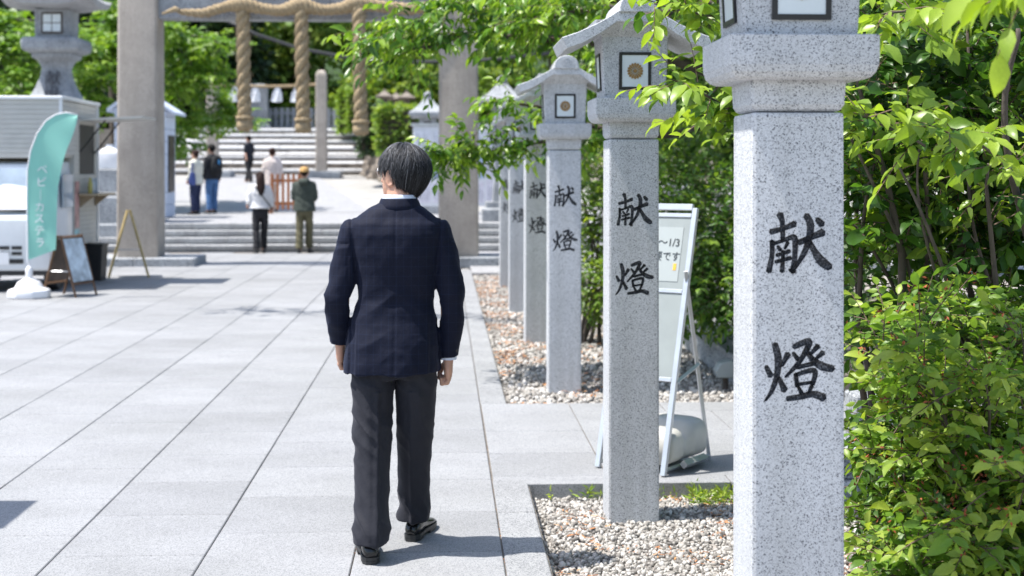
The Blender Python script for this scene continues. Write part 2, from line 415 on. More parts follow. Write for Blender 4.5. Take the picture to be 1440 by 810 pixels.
b = MB(); b.add([(-8.6, 37.0, .5185), (-1.3, 37.0, .5185), (-2.0, RY0 + .01, .522), (-8.4, RY0 + .01, .522)], [(0, 1, 2, 3)])
b.add([(-8.4, RY0 + .01, .522), (-2.0, RY0 + .01, .522), (-5.0, RY1, RZ1 + .008), (-9.6, RY1, RZ1 + .008)], [(0, 1, 2, 3)])
struct('walkway', b, M['pathwhite'])
usl = thing('stone_stairway', 'broad upper stairway of pale slabs rising to the shrine terrace', 'stairs', (-6.4, 55, RZ1))
tops = [1.98, 2.34, 2.62, 2.88, 3.13, 3.38]
zl = RZ1
for k, zt in enumerate(tops):
    y0 = .9 * k
    q = MB(); q.box(-5.2, 4.3 - .15 * k, y0 + .10, y0 + 1.4, zl - RZ1 - .25, zt - RZ1 - .1); part('riser', q, M['rubble'], usl)  # darker riser colour stands for the shadow gap under each slab
    x = -5.0 + .4 * (k % 2)
    while x < 4.2 - .15 * k:
        q = MB(); za, zb_ = zl - RZ1 + .09, zt - RZ1 + rnd.uniform(-.01, .01); xa, xb = x + .005, x + 1.595
        q.add([(xx, yy, zz) for xx in (xa, xb) for yy, zz in ((y0, za), (y0, za + .1), (y0 + .75, zb_), (y0 + 1.3, zb_), (y0 + 1.3, za))], [(0, 1, 2, 3, 4), (9, 8, 7, 6, 5)] + [(i, 5 + i, 5 + (i + 1) % 5, (i + 1) % 5) for i in range(5)]); part('step_slab', q, M['stair'], usl, bevel=.02); x += 1.6
    zl = zt
b = MB(); b.box(-60, -11.7, 55.2, 140, .3, 3.2); b.box(-2.6, 60, 52, 140, .3, 3.3); b.box(-11.71, -2.59, 60.3, 140, .3, 3.36)
struct('terrace', b, M['earth'])
# wooded hill far behind
hill_z = lambda x, y: 3.2 + .5 * max(0, y - 68) + .8 * noise.noise(Vector((x * .06, y * .06, 0)))
b = MB(); nx, ny = 60, 16; vs_ = []
for j in range(ny + 1):
    for i in range(nx + 1):
        x = -160 + 320 * i / nx; y = 67 + 110 * j / ny
        vs_.append((x, y, hill_z(x, y) - (.4 if j == 0 else 0)))
fs_ = [(j * (nx + 1) + i, j * (nx + 1) + i + 1, (j + 1) * (nx + 1) + i + 1, (j + 1) * (nx + 1) + i) for j in range(ny) for i in range(nx)]
b.add(vs_, fs_); struct('hillside', b, plain('hill_green', (.03, .06, .02), .95, .5, .6, .8, 3))
# ------------------------------------------------------------------ carved characters (brush strokes traced as centre lines with widths)
def stroke_poly(pts, ws, n=7):
    """smooth tapered brush stroke -> closed 2-D outline"""
    P = [Vector((x, y)) for x, y in pts]
    def cr(i, t):
        a, b_, c, d = P[max(i - 1, 0)], P[i], P[i + 1], P[min(i + 2, len(P) - 1)]
        return .5 * ((2 * b_) + (c - a) * t + (2 * a - 5 * b_ + 4 * c - d) * t * t + (3 * b_ - a - 3 * c + d) * t ** 3)
    L = []; W = []
    for i in range(len(P) - 1):
        for k in range(n):
            t = k / n; L.append(cr(i, t)); W.append(ws[i] * (1 - t) + ws[i + 1] * t)
    L.append(P[-1]); W.append(ws[-1])
    lf, rt = [], []
    for i, p in enumerate(L):
        d = (L[min(i + 1, len(L) - 1)] - L[max(i - 1, 0)]).normalized(); nn = Vector((-d.y, d.x)) * W[i] * .5
        lf.append(p + nn); rt.append(p - nn)
    d0 = (L[0] - L[1]).normalized() * W[0] * .3; d1 = (L[-1] - L[-2]).normalized() * W[-1] * .3
    return lf + [L[-1] + d1] + rt[::-1] + [L[0] + d0]
KEN = [([(155, 146), (200, 134), (245, 116)], [20, 15, 22]), ([(188, 80), (198, 110), (200, 172)], [24, 17, 15]),
       ([(160, 178), (160, 230), (148, 292)], [16, 16, 20]), ([(158, 192), (205, 176), (240, 165), (246, 190), (243, 250), (236, 294)], [12, 12, 20, 19, 17, 20]),
       ([(236, 292), (222, 283)], [15, 6]), ([(180, 197), (192, 213)], [9, 14]), ([(219, 184), (207, 208)], [14, 8]),
       ([(176, 232), (226, 216)], [12, 14]), ([(172, 256), (230, 241)], [12, 15]), ([(201, 215), (200, 250), (197, 292)], [12, 13, 17]),
       ([(258, 186), (305, 166), (350, 147)], [20, 19, 27]), ([(286, 84), (302, 118), (298, 165), (278, 225), (236, 292)], [22, 25, 22, 19, 8]),
       ([(296, 175), (318, 218), (345, 255), (376, 277)], [14, 22, 32, 24]), ([(326, 98), (346, 120)], [16, 25])]
TOU = [([(140, 628), (158, 664)], [13, 21]), ([(220, 584), (198, 628)], [22, 10]), ([(172, 548), (184, 600), (180, 660), (162, 715), (138, 752)], [20, 24, 20, 15, 7]),
       ([(186, 668), (208, 716)], [11, 24]), ([(240, 560), (296, 540), (282, 580), (252, 625), (210, 668)], [17, 22, 18, 16, 8]), ([(238, 580), (256, 604)], [10, 17]),
       ([(330, 556), (300, 588)], [20, 9]), ([(348, 580), (318, 606)], [19, 8]), ([(284, 566), (305, 600), (340, 628), (384, 640)], [12, 18, 28, 22]),
       ([(252, 634), (318, 618)], [13, 17]), ([(248, 656), (253, 702)], [15, 14]), ([(250, 659), (316, 645), (309, 696)], [12, 18, 15]),
       ([(253, 695), (308, 687)], [11, 11]), ([(258, 704), (270, 728)], [10, 15]), ([(307, 700), (294, 726)], [15, 9]),
       ([(216, 746), (270, 738), (310, 730), (352, 744)], [17, 19, 22, 27])]
def glyph_mb(strokes, cx, cy, scale, x0, z0, ya, yb, mb):
    for i, (p, w) in enumerate(strokes):
        o = stroke_poly(p, [k * 1.1 + 1.5 for k in w]); poly = [(x0 + (v.x - cx) * scale, z0 - (v.y - cy) * scale) for v in o]
        mb.prism(poly, ya - .0004 * (i % 5), yb + .0003 * (i % 7))
SHX = .122     # half width of a shaft
def carved_shaft():
    q = MB(); q.sq([(-.10, SHX, SHX), (1.78, SHX - .002, SHX - .002)])
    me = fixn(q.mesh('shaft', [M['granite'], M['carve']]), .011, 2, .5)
    o = bpy.data.objects.new('source', me); COL.objects.link(o)
    c = MB()
    s = .166 / 237
    glyph_mb(KEN, 262, 187, s, .003, 1.444, -SHX - .02, -SHX + .011, c)
    glyph_mb(TOU, 262, 643, s * 1.02, .003, 1.118, -SHX - .02, -SHX + .011, c)
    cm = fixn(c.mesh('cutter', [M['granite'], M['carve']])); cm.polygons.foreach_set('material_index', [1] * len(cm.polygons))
    co = bpy.data.objects.new('cutter', cm); COL.objects.link(co)
    md = o.modifiers.new('b', 'BOOLEAN'); md.operation = 'DIFFERENCE'; md.object = co; md.solver = 'EXACT'; md.use_self = True
    out = evaluated(o); bpy.data.objects.remove(co); out.name = 'shaft'
    return out
def pillar_lantern():
    root = thing('stone_lantern', 'x', 'stone lantern')
    sh = carved_shaft(); link('shaft', sh, root)
    G = M['granite']
    q = MB(); q.sq([(1.783, .111, .111), (1.80, .121, .121), (1.855, .124, .124), (1.875, .121, .121)]); part('neck', q, G, root, bevel=.006)
    q = MB(); q.sq([(1.862, .160, .160), (1.868, .174, .174), (1.880, .184, .184), (1.898, .1895, .1895), (1.920, .191, .191), (1.975, .191, .191)]); part('collar', q, G, root, bevel=.003)
    q = MB(); q.sq([(1.966, .147, .147), (2.275, .161, .161)]); lb = part('light_box', q, G, root, bevel=.006)
    q = MB(); q.sq([(2.262, .158, .158), (2.335, .2, .255)]); part('soffit', q, G, root)
    top = [(-.358, 2.250), (-.28, 2.277), (-.20, 2.313), (-.13, 2.352), (-.06, 2.40), (.06, 2.40), (.13, 2.352), (.20, 2.313), (.28, 2.277), (.358, 2.250)]
    bot = [(.335, 2.198), (.26, 2.224), (.18, 2.268), (.10, 2.325), (-.10, 2.325), (-.18, 2.268), (-.26, 2.224), (-.335, 2.198)]
    q = MB(); q.prism(top + bot, -.27, .27); rf = part('roof', q, G, root, bevel=.003)
    q = MB(); n = 14
    arc = [(.092 * math.cos(math.pi * i / n), 2.368 + .098 * math.sin(math.pi * i / n) ** .8) for i in range(n + 1)]
    q.prism(arc, -.285, .285); part('ridge_cap', q, G, root, bevel=.005)
    # carved flower on the ridge end: small petals round a boss
    q = MB()
    for k in range(12):
        a = 2 * math.pi * k / 12; c = Vector((math.cos(a) * .026, 2.418 + math.sin(a) * .026))
        ring = [(c.x + .009 * math.cos(t) * math.cos(a) - .005 * math.sin(t) * math.sin(a), c.y + .009 * math.cos(t) * math.sin(a) + .005 * math.sin(t) * math.cos(a)) for t in [2 * math.pi * j / 6 for j in range(6)]]
        q.prism(ring, -.2905, -.28)
    q.prism([(.009 * math.cos(2 * math.pi * j / 8), 2.418 + .009 * math.sin(2 * math.pi * j / 8)) for j in range(8)], -.2905, -.28)
    part('carved_flower', q, G, root)
    # windows: black frame, pale pane and a gilt chrysanthemum crest on front and back; side windows darker and plain
    zc, hw, hh, fw = 2.103, .062, .075, .014
    for side, ang in enumerate((0, math.pi / 2, math.pi, -math.pi / 2)):
        R = Matrix.Rotation(ang, 4, 'Z'); yf = -.1545
        tilt = Matrix.Translation((0, yf, zc)) @ Matrix.Rotation(.045, 4, 'X')
        T = R @ tilt
        fr = MB(); lip = .004
        fr.box(-hw - fw, hw + fw, -.006, .012, hh, hh + fw, 0, T); fr.box(-hw - fw, hw + fw, -.006, .012, -hh - fw, -hh, 0, T)
        fr.box(-hw - fw, -hw, -.006, .012, -hh, hh, 0, T); fr.box(hw, hw + fw, -.006, .012, -hh, hh, 0, T)
        w = part('window', fr, M['black_frame'], root)
        pn = MB(); pn.box(-hw - .002, hw + .002, -.0025, .01, -hh - .002, hh + .002, 0, T); part('pane', pn, M['pane'], w)
        if side in (0, 2):
            cr = MB(); npet = 16
            for k in range(npet):
                a = 2 * math.pi * k / npet; da = math.pi / npet * .92
                poly = [(.010 * math.cos(a), .010 * math.sin(a)), (.033 * math.cos(a - da), .033 * math.sin(a - da)), (.0375 * math.cos(a - da * .5), .0375 * math.sin(a - da * .5)), (.039 * math.cos(a), .039 * math.sin(a)), (.0375 * math.cos(a + da * .5), .0375 * math.sin(a + da * .5)), (.033 * math.cos(a + da), .033 * math.sin(a + da))]
                vs2 = [T @ Vector((x, yy, z)) for yy in (-.0065, -.002) for x, z in poly]
                cr.add(vs2, [tuple(range(5, -1, -1)), tuple(range(6, 12))] + [(i, (i + 1) % 6, 6 + (i + 1) % 6, 6 + i) for i in range(6)])
            ring = [(.0095 * math.cos(2 * math.pi * j / 10), .0095 * math.sin(2 * math.pi * j / 10)) for j in range(10)]
            vs2 = [T @ Vector((x, yy, z)) for yy in (-.008, -.002) for x, z in ring]
            cr.add(vs2, [tuple(range(9, -1, -1)), tuple(range(10, 20))] + [(i, (i + 1) % 10, 10 + (i + 1) % 10, 10 + i) for i in range(10)])
            part('crest', cr, M['gold'], w)
    return root
LG = 'inscribed pillar lanterns beside the path'
proto = pillar_lantern()
lspec = [((1123, 0), 3.65, 'tall granite pillar lantern crowded by the broad leaved shrub, before the side path'),
         ((891.5, 0), 6.78, 'granite pillar lantern standing in gravel right before the side path sign'),
         ((794.5, 0), 10.45, 'granite pillar lantern first in the gravel bed beyond the side path'),
         ((756.5, 0), 13.4, 'granite pillar lantern second beyond the side path, shaded by cherry leaves'),
         ((731, 0), 16.3, 'granite pillar lantern third beyond the side path, partly behind two others'),
         ((715, 0), 19.9, 'granite pillar lantern last of the row, next to the gate post')]
for i, ((px, _), D, lab) in enumerate(lspec):
    o = proto if i == 0 else copy_tree(proto)
    p = at(px, 240, D); o.location = (p.x, p.y + .122, -.03); o['label'] = lab; o['group'] = LG
    o.rotation_euler.z = (0, .004, -.006, .012, -.008, .004)[i]
o = copy_tree(proto); o.location = (-3.36, 6.62, -.02); o['label'] = 'granite pillar lantern out of view left of the walker, added for its shadow'; o['group'] = LG  # unseen lantern, added to cast the shadow at the left edge

# ------------------------------------------------------------------ torii with straw ropes
tor = thing('stone_torii', 'large weathered stone gate of square posts hung with thick straw ropes', 'torii gate', (-2.46, 24.55, 0))
TXL, TXR = -2.71, 2.70
for sx in (TXL, TXR):
    q = MB(); q.box(sx - 1.0, sx - .004, -.62, .62, -.05, .14); q.box(sx + .004, sx + 1.0, -.62, .62, -.05, .14); part('plinth', q, M['oldstone'], tor, bevel=.015)
    q = MB(); q.sq([(.12, .345, .345), (5.7, .325, .325)], cx=sx); part('post', q, M['torii'], tor, bevel=.05, seg=3, smooth='angle')
q = MB(); q.box(TXL + .2, TXR - .2, -.19, .19, 4.17, 4.78); part('tie_beam', q, M['oldstone'], tor, bevel=.02)
q = MB(); q.box(TXL - 1.2, TXR + 1.2, -.3, .3, 5.7, 6.2); part('lintel', q, M['torii'], tor, bevel=.03)
def twisted(mb, pts, rad, strands=3, turns=6.0, n=7, res=60):
    """strands wound round a centre line"""
    P = [Vector(p) for p in pts]
    def ev(t):
        u = t * (len(P) - 1); i = min(int(u), len(P) - 2); f = u - i
        a, b_, c, d = P[max(i - 1, 0)], P[i], P[i + 1], P[min(i + 2, len(P) - 1)]
        return .5 * ((2 * b_) + (c - a) * f + (2 * a - 5 * b_ + 4 * c - d) * f * f + (3 * b_ - a - 3 * c + d) * f ** 3)
    for s in range(strands):
        path = []; rr = []
        for k in range(res + 1):
            t = k / res; c = ev(t); d = (ev(min(t + .01, 1)) - ev(max(t - .01, 0))).normalized()
            u = d.cross(Vector((0, 1, 0.01))).normalized(); w = d.cross(u); R = rad(t)
            a = 2 * math.pi * (s / strands + turns * t)
            path.append(c + (u * math.cos(a) + w * math.sin(a)) * R * .5); rr.append(R * .56 * (1 + .06 * math.sin(17 * t + s)))
        mb.tube(path, rr, n)
def tz(px, y): p = at(px, y, 24.25); return p.x
hr = thing('straw_rope', 'twisted straw rope draped along the gate beam between both posts', 'rope', (-2.46, 24.12, 4.1))
def lp(px, y, dy=0): p = at(px, y, 24.12); return (p.x + 2.46, dy, p.z - 4.1)
q = MB(); twisted(q, [lp(258, 19), lp(290, 20), lp(318, 12), lp(342, 8), lp(372, 14), lp(398, 16), lp(424, 9), lp(452, 15), lp(480, 13), lp(505, 6), lp(540, 10), lp(575, 13), lp(612, 9), lp(626, 4)],
                  lambda t: .085 + .045 * sum(math.exp(-((t - c) / .05) ** 2) for c in (.23, .46, .68)) + .02 * t - .035 * max(0, (.1 - t) / .1), 3, 17, 6, 220)
part('rope_body', q, M['rope'], hr, smooth=True)
q = MB(); q.tube([lp(232, 22), lp(240, 19), lp(250, 15), lp(258, 19)], [.02, .03, .055, .05], 6); part('rope_tail', q, M['rope'], hr, smooth=True)
for k, (px, pb) in enumerate(((342, 180), (424, 183), (505, 186))):
    p = at(px, 12, 24.02)
    hp = thing('hanging_straw_rope', ['thick twisted straw rope end hanging from the gate beam next to the left post', 'thick twisted straw rope end hanging from the middle of the gate beam', 'thick twisted straw rope end hanging from the gate beam nearest the right post'][k], 'rope', (p.x, p.y - .06, at(px, pb, 24.02).z), 0, 'rope ends hanging from the gate')
    L = p.z - hp.location.z
    q = MB(); twisted(q, [(0, .1, L), (0, 0, L - .1), (.01, 0, L * .7), (.02, 0, L * .4), (.03, 0, L * .15), (.035, 0, .0)], lambda t: .122 - .01 * t + (.02 if t > .9 else 0), 3, 4.5, 8, 80)
    part('rope_strands', q, M['rope'], hp, smooth=True)
    q = MB()
    for j in range(90):
        z = rnd.uniform(.0, L - .1); a = rnd.uniform(0, 6.28); r0 = .118; l_ = rnd.uniform(.05, .13); b_ = Vector((.02 + r0 * math.cos(a), r0 * math.sin(a), z))
        q.tube([b_, b_ + Vector((math.cos(a) * .025, math.sin(a) * .025, -l_ * .5)), b_ + Vector((math.cos(a + .4) * .045, math.sin(a + .4) * .045, -l_))], .0028, 3)
    o = part('loose_straw', q, M['rope'], hp); o['kind'] = 'stuff'
    q = MB(); q.lathe([(.148, .14), (.152, .17), (.148, .20)], 12, c=(.035, 0)); q.lathe([(.13, -.03), (.14, .03), (.13, .12)], 12, c=(.035, 0)); part('binding', q, M['rope'], hp, smooth=True)

# ------------------------------------------------------------------ rope posts before the upper stairs
pr = at(452, 240, 53); pl_ = at(299, 240, 53)
for k, p in enumerate((pl_, pr)):
    zb = ramp_z(p.y)
    r = thing('stone_post', ['tall square stone post under the conifer at the foot of the upper stairs', 'tall square stone post with rounded top beside the rubble bank'][k], 'stone post', (p.x, p.y, zb), .0, 'rope posts')
    q = MB(); q.box(-.75, .75, -.6, .6, -.1, .22); part('plinth', q, M['oldstone'], r, bevel=.03)
    H = 5.35 - zb
    q = MB(); q.sq([(.2, .21, .21), (H - .2, .2, .2), (H - .08, .17, .17), (H, .08, .08)]); part('shaft', q, M['torii'], r, bevel=.03)
sr = thing('sacred_rope', 'thin straw rope with white paper tassels strung between the two stone posts', 'rope', (pl_.x, pl_.y - .25, 4.8))
W = pr.x - pl_.x
q = MB(); twisted(q, [(0, 0, 0), (W * .25, 0, -.05), (W * .5, 0, -.07), (W * .75, 0, -.05), (W, 0, .02)], lambda t: .06, 3, 18, 5, 120); part('rope_body', q, M['rope'], sr, smooth=True)
for px in (330, 359, 390, 417):
    x = at(px, 240, 52.7).x - pl_.x
    q = MB(); ns = 9
    for j in range(ns):
        a = (j / (ns - 1) - .5); q.tube([(x + a * .08, 0, -.08), (x + a * .3 - .03, .05 * math.sin(j), -.35), (x + a * .38 - .05, .06 * math.cos(j), -.66 + .05 * abs(a))], [.03, .035, .03], 5)
    part('paper_tassel', q, M['white_paper'], sr)

# ------------------------------------------------------------------ other lanterns
def hip_lantern(name, label, loc, H, wroof, group=None, mat=None):
    """stone lantern with hipped curved roof; H total height"""
    mat = mat or M['oldstone']; r = thing(name, label, 'stone lantern', loc, 0, group); s = H / 3.0; w = wroof / 2
    q = MB(); q.sq([(0, .42 * s, .42 * s), (.25 * s, .42 * s, .42 * s), (.27 * s, .34 * s, .34 * s), (.4 * s, .34 * s, .34 * s)]); part('base', q, mat, r, bevel=.012)
    q = MB(); q.sq([(.39 * s, .2 * s, .2 * s), (1.0 * s, .16 * s, .16 * s), (1.72 * s, .17 * s, .17 * s)]); part('shaft', q, mat, r, bevel=.012)
    q = MB(); q.sq([(1.7 * s, .2 * s, .2 * s), (1.8 * s, .31 * s, .31 * s), (1.93 * s, .31 * s, .31 * s)]); part('platform', q, mat, r, bevel=.012)
    q = MB(); q.sq([(1.92 * s, .2 * s, .2 * s), (2.36 * s, .215 * s, .215 * s)]); part('light_box', q, mat, r, bevel=.01)
    q = MB(); q.box(-.085 * s, .085 * s, -.225 * s, -.19 * s, 2.04 * s, 2.25 * s); wv = part('window', q, M['bark'], r)
    q = MB()
    for i in (-1, 1): q.box(i * .03 * s - .006, i * .03 * s + .006, -.232 * s, -.22 * s, 2.05 * s, 2.24 * s)
    part('lattice', q, mat, wv)
    q = MB(); q.sq([(2.34 * s, w * .86, w * .86), (2.40 * s, w, w), (2.47 * s, w, w), (2.56 * s, w * .70, w * .70), (2.68 * s, w * .44, w * .44), (2.80 * s, w * .24, w * .24), (2.84 * s, w * .24, w * .24)]); part('roof', q, mat, r, bevel=.012)
    q = MB(); q.lathe([(.07 * s, 2.83 * s), (.11 * s, 2.88 * s), (.1 * s, 2.94 * s), (.04 * s, 2.985 * s), (.005, 3.0 * s)], 12); part('finial', q, mat, r, smooth=True)
    return r
hip_lantern('stone_lantern', 'pale hip roofed stone lantern rising behind the notice board', Vector((*at(602, 240, 36).xy, .512)), 3.1, .95)
hip_lantern('stone_lantern', 'pale hip roofed stone lantern just right of the right gate post', Vector((*at(706, 240, 30.8).xy, .512)), 3.15, 1.1)
for k, (px, D) in enumerate(((541, 60), (557, 62), (572, 61))):
    hip_lantern('stone_lantern', ['small dark stone lantern on the terrace nearest the stairs, above the hedge', 'small dark stone lantern on the terrace, middle of three above the hedge', 'small dark stone lantern on the terrace nearest the notice board'][k], Vector((*at(px, 240, D).xy, 3.3)), 1.75, .75, 'small terrace lanterns', M['rubble'])
# big flared lantern behind the van
p = at(80, 240, 30)
bl = thing('great_stone_lantern', 'huge grey stone lantern with flared shaft and broad curved roof behind the van', 'stone lantern', (p.x, p.y, .0))
G = M['oldstone']
q = MB(); q.box(-1.9, 1.9, -1.3, 1.3, .5, 1.08); part('pedestal', q, G, bl, bevel=.03)
q = MB(); q.box(-1.5, 1.5, -1.05, 1.05, 1.14, 1.64); part('pedestal', q, G, bl, bevel=.03)
q = MB(); q.box(-1.62, 1.62, -1.15, 1.15, 1.075, 1.16); part('pedestal_lip', q, M['step'], bl, bevel=.02)
q = MB(); q.box(-2.1, 2.1, -1.5, 1.5, -.1, .53); part('foundation', q, G, bl, bevel=.03)
q = MB(); q.sq([(1.63, .75, .75), (2.6, .64, .64), (3.0, .52, .52), (3.3, .37, .37), (3.55, .28, .28), (3.75, .25, .25), (3.9, .31, .31), (3.97, .42, .42), (4.06, .42, .42)]); sh_ = part('shaft', q, G, bl, bevel=.02, smooth='angle')
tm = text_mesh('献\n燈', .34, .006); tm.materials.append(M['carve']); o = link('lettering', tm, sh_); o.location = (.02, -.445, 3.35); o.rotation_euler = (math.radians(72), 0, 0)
q = MB(); q.sq([(4.05, .47, .47), (4.12, .58, .58), (4.30, .6, .6), (4.38, .55, .55)]); part('platform', q, G, bl, bevel=.03)
q = MB(); q.sq([(4.37, .36, .36), (4.98, .37, .37)]); part('light_box', q, G, bl, bevel=.02)
q = MB(); q.box(-.215, .215, -.385, -.35, 4.46, 4.9); w = part('window', q, M['bark'], bl)
for i in (0, 1):
    for j in (0, 1):
        q = MB(); q.box(-.18 + i * .19, -.01 + i * .19, -.395, -.37, 4.5 + j * .19, 4.67 + j * .19); part('pane', q, M['pane'], w)
rs = []
for z, ww in ((4.97, .5), (5.02, .92), (5.14, .97), (5.25, .8), (5.45, .5), (5.7, .26), (5.8, .2)):
    ring = []; lift = .16 if z < 5.2 else .02
    for k in range(32):
        a = 2 * math.pi * (k + .5) / 32; c, s = math.cos(a), math.sin(a); m = max(abs(c), abs(s)); x, y = c / m, s / m
        ring.append((x * ww, y * ww, z + lift * (abs(x * y)) ** 3))
    rs.append(ring)
q = MB(); q.rings(rs); part('roof', q, M['step'], bl, smooth='angle')
q = MB(); q.lathe([(.2, 5.78), (.26, 5.9), (.2, 6.05), (.02, 6.2)], 14); part('finial', q, G, bl, smooth=True)
# white water container standing on the pedestal
p2 = at(144, 240, 29)
q = MB(); q.sq([(0, .2, .16), (.33, .2, .16), (.4, .16, .12), (.44, .07, .07), (.5, .07, .07)])
o = part('water_container', q, M['white_paper'], None, bevel=.03, seg=2, smooth='angle'); o.location = (bl.location.x + 1.28, bl.location.y - .75, 1.64); tag(o, 'white plastic container on the ledge of the huge lantern', 'container')

# ------------------------------------------------------------------ notice board, prefab hut, stone fence, planter wall
p = at(645, 240, 32.2)
nb = thing('notice_board', 'wide white notice board with posters and text sheets behind the right gate post', 'notice board', (p.x, p.y, .512))
wm = plain('white_enamel', (.72, .74, .78), .5, .05)
q = MB(); q.box(-1.03, 1.03, -.03, .03, .28, 2.1); part('backing', q, wm, nb, bevel=.01)
for x in (-.98, .98):
    q = MB(); q.box(x - .04, x + .04, .031, .11, -.02, 2.05); part('leg', q, M['metal'], nb)
q = MB(); q.box(-1.08, 1.08, -.06, .12, 2.1, 2.16); part('top_rail', q, M['metal'], nb)
cols = [(.5, .25, .42), (.2, .35, .6), (.75, .76, .8), (.4, .5, .7), (.7, .68, .75), (.25, .3, .45)]
for r in range(3):
    for k in range(5):
        q = MB(); x0 = -1.0 + k * .4; z0 = .34 + r * .56
        q.box(x0 + .02, x0 + .38, -.036, -.029, z0 + .02, z0 + .54 - .04 * ((k + r) % 2))
        c = (.72, .74, .8) if r == 2 else cols[(k * 2 + r * 3) % 6] if r == 1 and k < 4 else (.68, .66, .74)
        sh = part('sheet', q, plain('poster', c, .6, .15, 12), nb)
        q = MB()
        for j in range(6): q.box(x0 + .06 + j * .05, x0 + .072 + j * .05, -.0385, -.0355, z0 + .08, z0 + .47 - .05 * (j % 3))
        part('text_lines', q, plain('print', (.35, .38, .45), .7, .1), sh)
p = at(206, 240, 33)
hut = thing('prefab_hut', 'narrow white prefab booth with sloping roof behind the left gate post', 'booth', (p.x, p.y, .512))
hm = plain('booth_panel', (.6, .66, .78), .5, .05)
for k in range(8):
    q = MB(); q.box(-.6, .55, -.6, .6, .02 + k * .29, .30 + k * .29); part('wall_panel', q, hm, hut, bevel=.008)
q = MB(); q.prism([(-.75, 2.5), (-.1, 2.98), (.78, 2.42), (.78, 2.36), (-.1, 2.88), (-.75, 2.42)], -.7, .7); part('roof', q, hm, hut)
q = MB(); q.prism([(-.6, 2.34), (.55, 2.34), (.55, 2.46), (-.1, 2.86), (-.6, 2.5)], -.595, .595); part('gable', q, hm, hut)
q = MB(); q.box(.552, .575, -.3, .4, .6, 1.9); part('side_window', q, M['black_frame'], hut)
# stone baluster fence beyond the gravel
fx = thing('stone_fence', 'pale granite post and rail fence beyond the gravel bed', 'fence', (2.75, 17.2, -.04))
q = MB(); q.box(-.12, .12, -4.5, 6.5, 0, .3); part('base_course', q, M['kerb'], fx, bevel=.01)
for k in range(28):
    q = MB(); q.sq([(.31, .075, .075), (1.42, .075, .075), (1.5, .03, .03)], cy=-4.35 + k * .39); part('post', q, M['step'], fx, bevel=.008)
for z in (.75, 1.2):
    q = MB(); q.box(-.04, .04, -4.5, 6.5, z, z + .12); part('rail', q, M['step'], fx)
# low planter wall
pw = thing('planter_wall', 'low granite planter wall under the clipped hedge', 'wall', (2.2, 10.0, -.04))
y = 0
while y < 6.2:
    q = MB(); q.box(0, .17, y + .003, y + .447, -.05, .2 + rnd.uniform(-.004, .004)); part('wall_block', q, M['oldstone'], pw, bevel=.008); y += .45
for k in range(7):
    q = MB(); q.box(-.02, .42, k * .9 + .003, k * .9 + .897, .2015, .245); part('cap_stone', q, M['kerb'], pw, bevel=.008)
b = MB(); b.box(2.36, 5.2, 9.9, 16.4, -.1, .16); struct('planter_soil', b, M['earth'])
lt = thing('wall_light', 'small pale hooded fixture on a stub against the planter wall', 'light fixture', (2.10, 10.55, -.035))
q = MB(); q.tube([(0, 0, 0), (0, 0, .1)], .022, 8); part('stub', q, M['bark'], lt)
q = MB(); q.prism([(-.07, .09), (.07, .09), (.075, .2), (.03, .225), (-.05, .2), (-.085, .14)], -.06, .06); part('hood', q, M['panel'], lt, bevel=.008)
# small stone pieces behind the nearest lantern
p = gr(1203, 712, -.08)
ms = thing('stone_step_block', 'stacked grey stone blocks half hidden under the broad leaved shrub', 'stone block', (p.x + .12, p.y + .25, -.085))
q = MB(); q.box(-.25, .25, -.2, .2, 0, .11); part('lower_block', q, M['oldstone'], ms, bevel=.01)
q = MB(); q.box(-.21, .25, -.13, .2, .112, .25); part('upper_block', q, M['oldstone'], ms, bevel=.01)
q = MB(); q.box(-.05, .25, -.02, .2, .252, .52); part('post', q, M['oldstone'], ms, bevel=.01)

# rubble bank right of the upper stairs
rb = thing('rubble_wall', 'rough brown rubble retaining wall right of the upper stairs', 'wall', (-3.2, 50, .9))
for k in range(70):
    t = rnd.random(); row = k % 5
    x = -3.9 + 2.6 * (1 - t) + rnd.uniform(-.1, .1); y = 59.5 - 12.5 * (1 - t)
    zb = ramp_z(y) + row * .36 * (.5 + t * .9); s = rnd.uniform(.26, .46)
    R = Matrix.Rotation(rnd.uniform(0, 6), 4, Vector((rnd.random(), rnd.random(), rnd.random() + .1)).normalized())
    V = [R @ Vector((v[0] * s * 1.3, v[1] * s, v[2] * s * .8)) * (1 + .25 * noise.noise(Vector(v) * 1.7 + Vector((k, 0, 0)))) for v in IV]
    q = MB(); q.add([v + Vector((x + 3.2 + row * .08, y - 50, zb - .9)) for v in V], [tuple(f) for f in IF]); part('stone', q, M['rubble'], rb, bevel=.05)
b = MB(); b.add([(-1.0, 46, .6), (12, 44, .6), (12, 53, 3.3), (-3.2, 60.5, 3.3), (-3.3, 56, 2.4)], [(0, 1, 2, 3, 4)]); struct('bank', b, M['earth'])
# overhead cable far behind
cb = MB(); cb.tube([at(300, 20, 52), at(360, 48, 52), at(420, 68, 52), at(500, 83, 52), at(575, 88, 52), at(690, 84, 52), at(800, 72, 52)], .07, 6)
o = part('overhead_cable', cb, plain('cable', (.03, .032, .035), .6), None, smooth=True); tag(o, 'dark sagging overhead cable before the wooded slope', 'cable')
